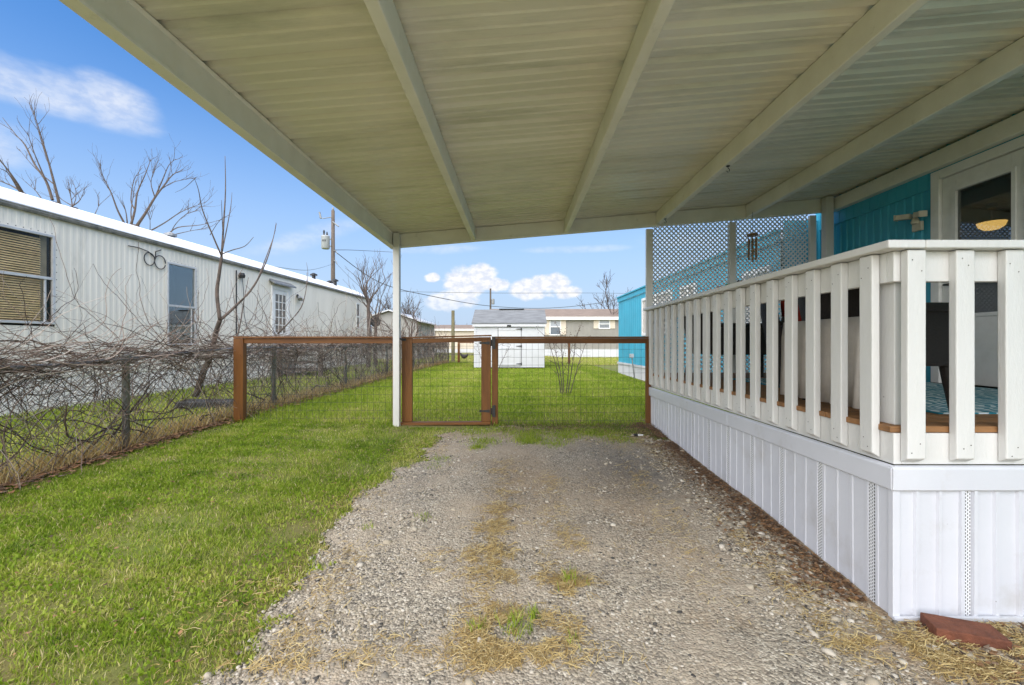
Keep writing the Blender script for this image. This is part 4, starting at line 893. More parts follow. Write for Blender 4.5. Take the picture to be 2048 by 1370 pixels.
def vines():
    V, T, A = [], [], []; o = 0
    def add(pts, r, t):
        nonlocal o
        n = 3; k = len(pts); pts = np.array(pts); d = np.gradient(pts, axis=0); d /= np.linalg.norm(d, axis=1, keepdims=True)+1e-9
        a = np.cross(d, [.3, .2, .93]); a /= np.linalg.norm(a, axis=1, keepdims=True)+1e-9; bq = np.cross(d, a)
        rr = np.linspace(r, r*.45, k)[:, None]
        ring = [pts+(a*math.cos(q)+bq*math.sin(q))*rr for q in (0, 2.094, 4.189)]
        V.append(np.stack(ring, 1).reshape(-1, 3))
        i = np.arange(k-1)[:, None]*3; f = []
        for j in range(3):
            j2 = (j+1) % 3; f += [np.concatenate([i+j, i+j2, i+3+j2], 1), np.concatenate([i+j, i+3+j2, i+3+j], 1)]
        T.append(np.concatenate(f)+o); A.append(np.full(3*k, t)); o += 3*k
    def run(y0, z0, off, ln, dy, dz, wig, r, t, grav=0.):
        k = max(5, int(ln/.05)); st = ln/k; y, z, x = y0, z0, off; pts = []; vy, vz, vx = dy, dz, 0
        for i in range(k):
            pts.append((float(fence_x(y))+x, y, G(float(fence_x(y)), y)+max(z, .0)))
            vy += random.gauss(0, wig); vz += random.gauss(0, wig)-grav; vx += random.gauss(0, wig*.5)-x*.25
            q = math.sqrt(vy*vy+vz*vz+vx*vx)+1e-6; vy, vz, vx = vy/q, vz/q, vx/q
            y += vy*st; z += vz*st; x += vx*st
            if y > 20.3 or y < .6: break
        if len(pts) > 3: add(pts, r, t)
    def ypick(): return 1.6+18.4*random.random()**1.7
    def rad(y): return .0022+.00024*y
    for k in range(1600):       # thick bundle on the top rail
        y = ypick(); s = random.choice((-1, 1)); run(y, random.gauss(.90, .065), random.gauss(0, .10), random.uniform(.5, 1.6), s, random.gauss(0, .12), .16, rad(y)*random.uniform(.6, 1.8), random.random()**1.5*.95)
    for k in range(900):        # loops above
        y = ypick(); run(y, random.uniform(.85, 1.0), random.gauss(0, .08), random.uniform(.3, .9), random.choice((-1, 1)), random.uniform(.05, .6), .20, rad(y)*random.uniform(.4, .8), .4+.5*random.random(), .14)
    for k in range(1150):       # hanging tangle
        y = 1.6+18.4*random.random()**2.3; run(y, random.uniform(.3, .95), random.gauss(-.03, .07), random.uniform(.4, 1.3), random.choice((-1, 1))*random.uniform(.2, 1), -random.uniform(.1, 1.2), .22, rad(y)*random.uniform(.5, 1.5), random.choice((.0, 0, 0, .05, .1, .2, .4, .9)) if y < 9 else random.random()*.9)
    for k in range(60):         # thick stems
        y = ypick(); run(y, random.uniform(0, .2), random.gauss(-.05, .05), random.uniform(.8, 1.2), random.choice((-1, 1))*random.uniform(.6, 1.2), random.uniform(.3, .7), .12, random.uniform(.006, .013), random.choice((0, .05, .2)))
    for k in range(500):       # farther part is denser
        y = random.uniform(6.5, 20.2); run(y, random.uniform(.1, 1.0), random.gauss(0, .14), random.uniform(.3, 1.0), random.choice((-1, 1)), random.gauss(0, .8), .3, rad(y)*random.uniform(.6, 1.2), random.random()*.8)
    for k in range(700):       # twigs sticking out on the neighbour side between fence and home
        y = random.uniform(6.5, 12.5); run(y, random.uniform(.3, 1.1), random.uniform(-1.3, -.1), random.uniform(.3, 1.0), random.choice((-1, 1)), random.gauss(.3, .6), .25, rad(y)*random.uniform(.5, 1), .4+.5*random.random())
    o_ = npmesh('dead_vines', np.concatenate(V), np.concatenate(T), VINE, {'tint': np.concatenate(A)}, tri=True)
    tag(o_, 'dry leafless vines tangled thickly over the chain link fence', 'vines', kind='stuff')
vines()
# dead grass band under the fence
y = 2.6+17.5*rng.random(16000)**1.4; x = fence_x(y)-np.abs(rng.normal(0, .22, 16000))+.06; n = len(x)
Vv, Tt, Aa = blades(x, y, rng.uniform(.05, .22, n), .003+.0006*y, .8, np.clip(rng.normal(.45, .3, n), 0, 1))
o = npmesh('dry_grass', Vv, Tt, STRAW, {'tint': Aa}, tri=True); tag(o, 'tall dry grass along the foot of the vine covered fence', 'grass', kind='stuff')

# ------------------------------------------------------------------ white mobile home on the left
rzT = -math.atan(.0455)
TX, TY = -6.88+.0455*(18.55-5.85), 18.55        # far corner
mh = thing('white_mobile_home', (TX, TY, .22), 'long white metal mobile home beyond the chain link fence', 'mobile home', rz=rzT)
# local: x to the right (out of wall), -y toward the camera
cs = math.cos(rzT)
def ly(y): return (y-TY)/cs
Z0 = -.22
ribs = [(2.0, 4.75), (6.54, 8.44), (9.22, 11.78), (12.66, 17.28), (17.66, 18.55)]
zE = 3.12-.22
def wall_between(a, b_, z0, z1):
    return ribbed((0, ly(a)), (0, ly(b_)), z0, z1, .098, .0035, -1)
w = MB()
def addmb(dst, src): dst.poly(src.v, src.f)
addmb(w, wall_between(2.0, 4.95, .75+Z0, zE)); addmb(w, wall_between(4.95, 6.53, .75+Z0, 1.50+Z0)); addmb(w, wall_between(4.95, 6.53, 2.86+Z0, zE))
addmb(w, wall_between(6.53, 8.45, .75+Z0, zE)); addmb(w, wall_between(8.45, 9.21, .75+Z0, 1.20+Z0)); addmb(w, wall_between(8.45, 9.21, 2.86+Z0, zE)); addmb(w, wall_between(9.21, 18.55, .75+Z0, zE))
w.box(-4.2, -.001, -.004, .004, .75+Z0, zE); w.build('wall', SIDING, mh, local=True)
b = ribbed((-.02, ly(2.0)), (-.02, ly(18.5)), -.1, .748+Z0, .2, .008, -1, .6); b.build('skirting', TSKIRT, mh, local=True)
b = MB(); prof = [(.045, 0), (.05, .05), (.03, .075)]; Rr = 4.4; th0 = R(30)
for k in range(9):
    th_ = th0*(1-k/8*2)
    prof.append((-Rr*(math.sin(th0)-math.sin(th_)), .085+Rr*(math.cos(th_)-math.cos(th0))))
prof += [(-4.45, .0)]
b.extrude(prof, ly(1.9), .06, (0, 0, zE+.005), (1, 0, 0), (0, 0, 1), (0, 1, 0)); b.build('roof', ROOFW, mh, local=True)
b = MB(); b.extrude([(.012, -.03), (.05, -.03), (.06, .0), (.058, .012), (.045, .0), (.012, -.005)], ly(1.9), .05, (0, 0, zE), (1, 0, 0), (0, 0, 1), (0, 1, 0)); b.extrude([(.051, .02), (.058, .02), (.058, .04), (.051, .04)], ly(1.9), .05, (0, 0, zE), (1, 0, 0), (0, 0, 1), (0, 1, 0)); b.build('gutter', GUTTER, mh, local=True)
b = MB(); b.box(.001, .03, -.06, .01, .75+Z0, zE-.03); b.build('corner_trim', mat('tan_trim', (.45, .36, .26), (.38, .3, .22), 4, .6), mh, local=True)
BLIND = mat('blind_slats', (.78, .60, .34), (.55, .40, .20), 4, .7)
CUR = mat('stained_curtain', (.30, .27, .20), (.2, .18, .13), 4, .9)
def twin(y0, y1, z0, z1, zm, blinds):
    z0 += Z0; z1 += Z0; zm += Z0; a, c = ly(y0), ly(y1); fw = .035
    b = MB(); b.box(-.01, .028, a, a+fw, z0, z1); b.box(-.01, .028, c-fw, c, z0, z1); b.box(-.01, .028, a+fw, c-fw, z1-fw, z1); b.box(-.01, .028, a+fw, c-fw, z0, z0+fw); b.box(-.005, .024, a+fw, c-fw, zm-.02, zm+.02)
    b.box(-.004, .016, c-fw-.10, c-fw-.075, z0+fw, zm-.02) if blinds else b.box(-.004, .016, c-fw-.09, c-fw-.07, z0+fw, zm-.02)
    wn = b.build('window', FRAMEA, mh, local=True, bevel=.003)
    b = MB(); b.box(-.004, .0, a+fw, c-fw, z0+fw, zm-.02); b.box(-.004, 0, a+fw, c-fw, zm+.02, z1-fw); o = b.build('pane', GLASSB if blinds else GLASS, None); o.parent = wn
    b = MB(); b.box(-.5, -.49, a-.2, c+.2, z0-.1, z1+.1); b.box(-.5, -.02, a-.1, a-.09, z0-.1, z1+.1); b.box(-.5, -.02, c+.04, c+.05, z0-.1, z1+.1); o = b.build('interior', DARKIN, None); o.parent = wn
    if blinds:
        b = MB(); z = z0+.04
        while z < z1-.05: b.bar((-.045, a+.04, z), (-.045, c-.14, z+random.uniform(-.002, .002)), .034, .0015, (.72, 0, .69)); z += .033
        o = b.build('blinds', BLIND, None); o.parent = wn
        b = MB(); b.box(-.07, -.065, c-.13, c-.04, z0, z1); o = b.build('curtain', CUR, None); o.parent = wn
    # riveted flange
    b = MB(); b.box(.0095, .013, a-.045, a-.002, z0-.04, z1+.04); b.box(.0095, .013, c+.002, c+.045, z0-.04, z1+.04); b.box(.0095, .013, a-.002, c+.002, z1+.002, z1+.04)
    o = b.build('flange', SIDING, None); o.parent = wn
    b = MB(); u = a-.02
    while u < c+.03: b.box(.013, .017, u, u+.010, z1+.018, z1+.028); u += .09
    v = z0
    while v < z1: b.box(.013, .017, c+.02, c+.030, v, v+.01); v += .11
    o = b.build('screws', BLACK, None); o.parent = wn
twin(4.95, 6.50, 1.53, 2.84, 2.20, True)
twin(8.47, 9.19, 1.22, 2.83, 1.99, False)
# door with nine-light window
a, c = ly(11.80), ly(12.64)
b = MB(); b.box(.0, .035, a, a+.09, .9+Z0, 2.82+Z0); b.box(0, .035, c-.09, c, .9+Z0, 2.82+Z0); b.box(0, .035, a+.09, c-.09, 2.72+Z0, 2.82+Z0); b.box(0, .02, a+.09, c-.09, .9+Z0, 1.55+Z0)
b.box(0, .02, a+.09, a+.17, 1.55+Z0, 2.72+Z0); b.box(0, .02, c-.17, c-.09, 1.55+Z0, 2.72+Z0); b.box(0, .02, a+.17, c-.17, 2.60+Z0, 2.72+Z0)
d_ = b.build('door', WFRAME, mh, local=True, bevel=.003)
b = MB()
for k in range(1, 3): u = a+.17+(c-a-.34)*k/3; b.box(.005, .018, u-.01, u+.01, 1.55+Z0, 2.60+Z0)
for k in range(1, 5): v = 1.55+1.05*k/5+Z0; b.box(.006, .017, a+.17, c-.17, v-.01, v+.01)
o = b.build('muntins', WFRAME, None); o.parent = d_
b = MB(); b.box(.002, .004, a+.17, c-.17, 1.55+Z0, 2.60+Z0); o = b.build('pane', mat('dull_pane', (.22, .20, .17), (.10, .10, .10), 6, .2), None); o.parent = d_
b = MB(); b.extrude([(.0, 0), (.16, -.10), (.16, -.14), (.0, -.05)], a-.10, c+.10, (.01, 0, 2.98+Z0), (1, 0, 0), (0, 0, 1), (0, 1, 0)); b.build('door_canopy', GALV, mh, local=True)
# narrow window at far end
a, c = ly(17.28), ly(17.62)
b = MB(); b.box(.01, .04, a, a+.05, 1.84+Z0, 2.85+Z0); b.box(.01, .04, c-.05, c, 1.84+Z0, 2.85+Z0); b.box(.01, .04, a+.05, c-.05, 2.80+Z0, 2.85+Z0); b.box(.01, .04, a+.05, c-.05, 2.28+Z0, 2.34+Z0); b.box(.01, .04, a+.05, c-.05, 1.84+Z0, 1.89+Z0)
wn = b.build('window', WFRAME, mh, local=True)
b = MB(); b.box(.012, .016, a+.05, c-.05, 1.89+Z0, 2.80+Z0); o = b.build('pane', mat('dark_pane', (.03, .035, .04), (.06, .07, .08), 3, .08, spec=.7), None); o.parent = wn
# porch light, meter cable, vents
u = ly(13.05); b = MB(); b.lathe((.02, u, 2.66+Z0), [(.05, 0), (.05, .02)], 12, 'x'); b.bar((.03, u, 2.65+Z0), (.10, u, 2.62+Z0), .03, .03)
pl_ = b.build('porch_light', BLACK, mh, local=True)
for s in (-1, 1):
    b = MB(); b.tube([(.08, u+s*.03, 2.64+Z0), (.16, u+s*.09, 2.55+Z0)], [.03, .065], 12); o = b.build('lamp_head', GALV, None); o.parent = pl_
u = ly(10.45); b = MB(); b.tube([(.03, u-.05, 2.98+Z0), (.03, u-.05, .9+Z0)], .014, 6); b.tube([(.05, u+.12, 2.9+Z0), (.06, u+.16, 2.5+Z0), (.04, u+.2, 2.0+Z0), (.05, u+.3, 1.6+Z0)], .007, 5); b.lathe((.06, u+.1, 2.88+Z0), [(.06, -.06), (.075, 0), (.05, .06)], 12); b.build('cable_run', BLACK, mh, local=True)
u = ly(8.2); b = MB()
for k, (cy_, cz_, r_) in enumerate(((u-.13, 2.80, .11), (u+.10, 2.78, .12))):
    b.tube([(.03, cy_+r_*math.cos(t_), cz_+Z0+r_*1.05*math.sin(t_)) for t_ in np.linspace(0, 6.0, 18)], .009, 6)
b.tube([(.03, u-.55, 2.95+Z0), (.03, u-.35, 2.96+Z0), (.03, u-.15, 2.93+Z0), (.03, u-.02, 2.85+Z0)], .009, 6)
b.tube([(.03, u+.0, 2.86+Z0), (.03, u+.0, 2.96+Z0), (.03, u+.12, 3.02+Z0)], .009, 6); b.build('cable_coil', BLACK, mh, local=True)
for yy, xx in ((9.6, -.9), (15.2, -.6), (16.6, -.5), (17.0, -.9)):
    b = MB(); hgt = .32; b.lathe((xx, ly(yy), zE+.25), [(.06, 0), (.06, hgt*.7), (.12, hgt*.72), (.12, hgt*.85), (.03, hgt)], 12); b.build('roof_vent', GALV if yy < 12 else BLACK, mh, local=True)

# steps and clutter by the neighbour's door
st = thing('wooden_steps', (-5.9, 12.3, G(-5.9, 12.3)), 'weathered wooden steps by the white mobile home door', 'steps')
OLDW = mat('old_wood', (.17, .125, .09), (.10, .08, .06), 6, .9, .4, 30)
for k in range(4):
    b = MB(); b.box(-6.5+k*.0, -6.5+1.15-k*.22+.1, 11.8, 12.9, .30+.2*k, .34+.2*k); b.build('tread', OLDW, st)
b = MB(); b.box(-6.45, -5.2, 11.7, 11.78, 1.30, 1.44); b.box(-5.3, -5.2, 11.7, 11.78, .2, 1.29); b.box(-6.4, -6.3, 11.7, 11.78, .2, 1.29); b.build('railing', OLDW, st)
q = ground_at(436, 784); b = MB(); b.box(-.42, .42, -.08, .08, 0, .13); b.box(-.40, .40, .085, .12, 0.02, .15); o = b.build('plastic_trough', BLACK, bevel=.02); o.location = (-4.6, 6.55, G(-4.6, 6.5)); o.rotation_euler = (0, 0, R(6)); tag(o, 'long low black plastic trough on grass behind the chain link fence', 'trough')

# ------------------------------------------------------------------ trees
def curve_pts(pts, n=4):
    pts = [Vector(p) for p in pts]; out = []
    for i in range(len(pts)-1):
        p0 = pts[max(i-1, 0)]; p1 = pts[i]; p2 = pts[i+1]; p3 = pts[min(i+2, len(pts)-1)]
        for k in range(n):
            t_ = k/n; out.append(.5*((2*p1)+(p2-p0)*t_+(2*p0-5*p1+4*p2-p3)*t_**2+(-p0+3*p1-3*p2+p3)*t_**3))
    out.append(pts[-1]); return out
def grow(b, p, d, L, r, lev, rnd, up=.25, fork=(2, 4), wig=.18, minr=.004):
    n = 5; pts = [p]; rs = [r]; q = p.copy(); dd = d.normalized()
    for i in range(n):
        dd = (dd+Vector((rnd.gauss(0, wig), rnd.gauss(0, wig), rnd.gauss(0, wig)+up*.3))).normalized(); q = q+dd*(L/n); pts.append(q.copy()); rs.append(max(minr*.5, r*(1-.55*(i+1)/n)))
        if lev > 0 and i >= 1 and rnd.random() < .55:
            sd_ = (dd+Vector((rnd.uniform(-1, 1), rnd.uniform(-1, 1), rnd.uniform(-.3, .9)))*.8).normalized(); grow(b, q.copy(), sd_, L*rnd.uniform(.4, .75), max(minr*.6, rs[-1]*.6), lev-1, rnd, up, fork, wig, minr)
    b.tube(pts, rs, 5 if r > .02 else 4, False)
    if lev > 0:
        for k in range(rnd.randint(*fork)):
            sd_ = (dd+Vector((rnd.uniform(-1, 1), rnd.uniform(-1, 1), rnd.uniform(-.2, .8)))*.55).normalized(); grow(b, q.copy(), sd_, L*rnd.uniform(.55, .85), max(minr*.6, rs[-1]*.75), lev-1, rnd, up, fork, wig, minr)
def bare_tree(name, base, h0, limbs, label, seed, r0=.16, L=1.6, lev=3, up=.3, m=BARK, minr=.006, cat='tree', group=None, spread=.7, lean=(0, 0)):
    rnd = random.Random(seed); base = Vector(base); t_ = thing(name, base, label, cat, group)
    top = base+Vector((lean[0], lean[1], h0)); b = MB(); b.tube(curve_pts([base-Vector((0, 0, .1)), base+Vector((rnd.gauss(0, .05)+lean[0]*.4, 0, h0*.5)), top]), [r0*(1.15-.06*k) for k in range(9)], 10); b.build('trunk', m, t_, smooth=True)
    b = MB()
    for k in range(limbs):
        a = 6.283*k/limbs+rnd.uniform(-.4, .4); d = Vector((math.cos(a)*spread, math.sin(a)*spread*.7, rnd.uniform(.7, 1.2)))
        grow(b, top-Vector((0, 0, rnd.uniform(0, h0*.1))), d, L*rnd.uniform(.8, 1.2), r0*.5, lev, rnd, up, (1, 3), .16, minr)
    b.build('crown', m, t_); return t_
# foreground tree traced from its limbs (between fence and home)
DT = 5.75
ft = thing('young_bare_tree', P(394, 790, DT+.3)*1, 'slender leafless young tree leaning up behind the chain link fence', 'tree')
def trace(b, pp, r0, r1, D0=DT, dd=0.):
    n = len(pp); pts = curve_pts([P(x, y, D0+dd*i/(n-1)) for i, (x, y) in enumerate(pp)], 4); k = len(pts)
    b.tube(pts, [r0+(r1-r0)*i/(k-1) for i in range(k)], 7)
b = MB(); trace(b, [(392, 792), (405, 750), (420, 715), (431, 668), (440, 640)], .045, .026, DT+.3, -.3); trace(b, [(440, 640), (434, 587), (438, 550), (443, 514)], .024, .018); b.build('trunk', BARK, ft, smooth=True)
b = MB()
for pp, r0, r1, dd in [([(443, 514), (447, 450), (451, 380), (450, 312)], .014, .003, .2), ([(443, 512), (425, 470), (405, 420), (397, 380), (388, 355)], .011, .002, -.4), ([(444, 508), (465, 500), (490, 492), (507, 474)], .008, .003, .3), ([(445, 500), (455, 450), (462, 410), (464, 385)], .008, .002, .4),
                       ([(446, 470), (444, 430), (443, 400)], .006, .002, -.2), ([(440, 640), (465, 618), (501, 581), (525, 540), (541, 497), (553, 447)], .020, .003, .6), ([(515, 560), (530, 520), (545, 480), (551, 460)], .008, .002, .6), ([(541, 497), (548, 470), (552, 445)], .006, .002, .5),
                       ([(431, 668), (450, 690), (465, 700)], .012, .004, .3), ([(467, 700), (480, 650), (488, 600), (497, 555)], .012, .003, .5), ([(478, 655), (470, 610), (462, 560)], .006, .002, .4), ([(555, 668), (578, 645), (602, 615), (612, 580), (614, 545)], .013, .003, 1.0), ([(612, 580), (616, 550), (613, 525)], .005, .002, 1.0),
                       ([(392, 355), (370, 375), (350, 385)], .004, .0015, .3), ([(397, 640), (396, 610), (397, 580)], .005, .002, .2), ([(510, 640), (515, 600), (518, 560)], .004, .002, .6), ([(420, 470), (440, 440), (460, 430)], .004, .0015, -.2)]:
    trace(b, pp, r0, r1, DT if dd < .9 else 6.8, dd if dd < .9 else .2)
b.build('crown', BARK, ft, smooth=True)
# tree row behind the white home
def shoots(name, label, stems, D, seed, base_px):
    rnd = random.Random(seed); bp = P(*base_px, D); base = Vector((bp.x, D, .3)); t_ = thing(name, base, label, 'tree', 'bare trees behind the white home')
    b = MB(); b.tube([base, Vector((bp.x, D, bp.z))], [.16, .11], 9); b.build('trunk', BARK, t_)
    b = MB()
    for pp, r0 in stems:
        n = len(pp); dd = rnd.uniform(-.8, .8); pts = curve_pts([P(x, y, D+dd*i/(n-1)) for i, (x, y) in enumerate(pp)], 4); k = len(pts); b.tube(pts, [max(.005, .75*r0*(1-.85*i/(k-1))) for i in range(k)], 5, False)
        for i in range(2, k-1):
            for _ in range(rnd.choice((0, 0, 1, 1, 2)) if i > k*.4 else 0):
                d = (pts[i]-pts[i-1]).normalized(); d = (d+Vector((rnd.uniform(-1, 1), rnd.uniform(-1, 1), rnd.uniform(-.1, .8)))*.6); grow(b, pts[i].copy(), d, rnd.uniform(.2, .6), .008, 1, rnd, .2, (0, 1), .10, .005)
    b.build('crown', BARK, t_)
shoots('bare_tree', 'leafless tree with long upright shoots at the left edge, tallest behind the white home',
       [([(118, 405), (108, 365), (96, 320), (80, 265), (62, 208)], .05), ([(105, 400), (92, 362), (70, 330), (50, 290), (32, 270), (5, 235)], .05), ([(92, 362), (70, 310), (54, 262)], .03), ([(45, 385), (30, 360), (8, 330), (-20, 300)], .05), ([(50, 388), (20, 370), (-20, 355)], .04), ([(85, 400), (70, 380), (58, 370)], .02), ([(110, 370), (85, 350), (60, 325), (38, 298)], .025), ([(105, 350), (88, 300), (70, 240), (58, 205)], .02), ([(40, 385), (15, 345), (-10, 335)], .03)], 12.5, 3, (112, 405))
shoots('bare_tree', 'small leafless tree top showing just over the white roof ridge', [([(145, 415), (143, 400), (138, 380)], .03), ([(145, 412), (160, 400), (170, 375)], .025), ([(145, 412), (125, 400), (112, 390)], .02), ([(190, 428), (196, 415), (198, 408)], .015), ([(146, 412), (152, 395), (150, 375)], .02)], 13.0, 5, (146, 415))
shoots('bare_tree', 'wide leafless tree with fanned branches behind the middle of the white roof',
       [([(275, 450), (292, 425), (310, 395), (325, 375), (345, 350), (365, 340)], .06), ([(262, 450), (270, 420), (275, 385), (290, 350), (302, 318)], .05), ([(248, 445), (235, 420), (222, 385), (205, 350), (200, 325)], .04), ([(310, 395), (325, 360), (338, 330), (352, 318)], .03), ([(270, 420), (262, 400), (268, 360), (285, 335)], .03), ([(320, 380), (345, 365), (375, 358), (385, 357)], .02), ([(310, 395), (302, 365), (310, 335)], .025),
        ([(300, 462), (330, 445), (360, 425), (390, 412), (410, 405)], .03), ([(335, 470), (355, 455), (400, 450), (440, 440)], .03), ([(340, 470), (350, 450), (370, 430), (395, 420)], .02), ([(345, 470), (380, 462), (420, 455)], .02), ([(255, 450), (252, 425), (245, 400)], .03), ([(265, 450), (262, 425), (266, 395), (272, 360)], .03), ([(300, 462), (300, 440), (296, 425)], .015)], 13.8, 8, (270, 450))
bare_tree('bare_tree', (P(736, 600, 15.5).x, 15.5, .35), 2.45, 6, 'leafless tree with thin upright branches at the far corner of the white home', 21, .075, .85, 2, .35, minr=.008)
bare_tree('bare_tree', (P(752, 600, 17).x, 17, .35), 1.8, 5, 'slim leafless tree just left of the white carport post', 24, .07, .9, 2, .35, minr=.008)
bare_tree('bare_tree', (P(822, 600, 15).x, 15, .35), .9, 6, 'low spreading leafless tree right of the white carport post', 37, .08, .8, 2, .1, minr=.007)
bare_tree('bare_tree', (P(790, 600, 42).x, 42, .3), 2.2, 8, 'dark rounded leafless tree far behind the white carport post', 33, .28, 1.5, 3, .15, BARKF, .02)
bare_tree('bare_tree', (P(1228, 600, 33).x, 33, .3), 2.0, 6, 'large twisted leafless tree rising behind the turquoise home', 44, .22, 1.6, 3, .1, BARKF, .022, spread=1.0)
# shrubs in the yard
def shrub(name, px, py, hgt, n, label, seed, spreadx, seeds=True):
    rnd = random.Random(seed); x, y = ground_at(px, py); t_ = thing(name, (x, y, G(x, y)), label, 'shrub'); b = MB(); s_ = MB()
    for k in range(n):
        u = (k/(n-1)*2-1)*spreadx*rnd.uniform(.7, 1.1) if n > 1 else 0
        top = Vector((x+u, y+rnd.uniform(-.2, .2), G(x, y)+hgt*rnd.uniform(.75, 1))); bs = Vector((x+u*.22, y, G(x, y)-.02))
        mid = bs.lerp(top, .45)+Vector((u*.18*rnd.uniform(-1, 1), 0, 0)); pts = curve_pts([bs, mid, top], 5); m_ = len(pts); b.tube(pts, [.011*(1-.7*i/m_) for i in range(m_)], 5)
        for i in range(4, m_):
            for _ in range(1):
                d = Vector((rnd.uniform(-1, 1), rnd.uniform(-.6, .6), rnd.uniform(.2, 1))).normalized(); L = rnd.uniform(.10, .30)
                e = pts[i]+d*L; b.tube([pts[i], pts[i]+d*L*.5+Vector((0, 0, .01)), e], [.005, .004, .0025], 4)
                if seeds and i > 6:
                    for _ in range(5):
                        q = e+Vector((rnd.gauss(0, .025), rnd.gauss(0, .025), rnd.gauss(0, .03))); s_.lathe(q, [(.002, -.008), (.008, 0), (.002, .008)], 5)
    b.build('stems', BARK, t_)
    if seeds: s_.build('seed_heads', mat('seed_head', (.12, .06, .03), (.08, .04, .025), 10, .9), t_)
shrub('crepe_shrub', 1130, 789, 1.22, 6, 'leafless shrub with brown seed heads in yard behind the wire fence', 4, .42)
shrub('crepe_shrub', 985, 748, 1.12, 5, 'small leafless shrub with seed heads behind gate, in front of the shed', 9, .5)
# woods on the skyline
rndw = random.Random(5); b = MB()
for k in range(110):
    x = rndw.uniform(-46, 20); y = rndw.uniform(95, 125); h = rndw.uniform(4.5, 7.5)
    tp = Vector((x, y, h*.55)); b.tube([(x, y, 0), tp], [.25, .15], 5, False)
    for j in range(5): grow(b, tp.copy()-Vector((0, 0, rndw.uniform(0, 1.5))), Vector((rndw.uniform(-1, 1), rndw.uniform(-1, 1), rndw.uniform(.2, 1))), rndw.uniform(1.0, 2.0), .10, 2, rndw, .15, (1, 2), .2, .05)
tag(b.build('distant_woods', mat('far_wood', (.13, .105, .09), (.09, .075, .06), .3, .95)), 'line of bare brown woods on the horizon', 'woods', kind='stuff')

# ------------------------------------------------------------------ shed
SX0, SX1, SY = -1.50, .93, 15.2; sg = G(0, 15.2); sh = thing('storage_shed', (SX0, SY, sg), 'small white wooden storage shed with grey roof in the back yard', 'shed')
b = ribbed((SX0, SY), (SX1, SY), sg+.06, 1.94, .2, -.006, 1, .82); b.box(SX0, SX0+.02, SY, SY+2.3, sg+.06, 1.94); b.box(SX1-.02, SX1, SY, SY+2.3, sg+.06, 1.94)
b.extrude([(0, 1.94), (2.3, 1.94), (1.15, 2.42)], SX0, SX1, (0, SY, 0), (0, 1, 0), (0, 0, 1), (1, 0, 0)); b.build('wall', FARW, sh)
b = MB(); b.box(SX0+.05, SX1-.05, SY+.05, SY+2.2, sg-.05, sg+.06); b.build('base', DARKIN, sh)
b = MB(); e = .08
for s, (ya, yb_) in enumerate(((SY-.10, SY+1.15), (SY+2.4, SY+1.15))):
    b.poly([(SX0-e, ya, 1.925), (SX1+e, ya, 1.925), (SX1+e, yb_, 2.47), (SX0-e, yb_, 2.47), (SX0-e, ya, 1.965), (SX1+e, ya, 1.965), (SX1+e, yb_, 2.51), (SX0-e, yb_, 2.51)], [(0, 3, 2, 1), (4, 5, 6, 7), (0, 1, 5, 4), (1, 2, 6, 5), (2, 3, 7, 6), (3, 0, 4, 7)])
rf = b.build('roof', SHINGLE, sh)
b = MB(); b.box(-.68, .24, SY+1.08, SY+1.24, 2.512, 2.54); sub(b, 'ridge_vent', BLACK, rf, sh)
b = MB(); b.box(SX0-.05, SX1+.05, SY-.09, SY-.07, 1.83, 1.92); b.build('fascia', FARW, sh)
b = MB(); b.box(SX0-.003, SX0+.07, SY-.03, SY-.009, sg+.06, 1.82); b.box(SX1-.07, SX1+.003, SY-.03, SY-.009, sg+.06, 1.82); b.build('corner_board', FARW, sh)
b = MB(); dx0, dx1 = -.66, .12; b.box(dx0, dx1, SY-.028, SY-.008, sg+.12, 1.80); b.box(dx0, dx1, SY-.040, SY-.0285, sg+.12, sg+.19); b.box(dx0, dx1, SY-.040, SY-.0285, 1.71, 1.80); b.box(dx0, dx1, SY-.040, SY-.0285, 1.06, 1.12)
dd_ = b.build('door', FARW, sh)
b = MB(); b.box(dx1+.0, dx1+.018, SY-.012, SY-.0075, sg+.12, 1.80); b.box(dx0-.018, dx0, SY-.012, SY-.0075, sg+.12, 1.80); b.box(dx0, dx1, SY-.012, SY-.0075, 1.80, 1.818); b.build('door_gap', DARKIN, sh)
for z in (1.75, 1.16, .55):
    b = MB(); b.poly([(dx1+.03, SY-.05, z-.05), (dx1+.03, SY-.05, z+.05), (dx1-.01, SY-.05, z+.02), (dx1-.17, SY-.05, z+.008), (dx1-.17, SY-.05, z-.008), (dx1-.01, SY-.05, z-.02)], [(0, 1, 2, 3, 4, 5)]); o = b.build('hinge', BLACK, sh); mo = o.modifiers.new('t', 'SOLIDIFY'); mo.thickness = .008
b = MB(); b.box(-.36, -.22, SY-.10, SY-.092, 1.835, 1.89); b.build('name_plate', BLACK, sh)

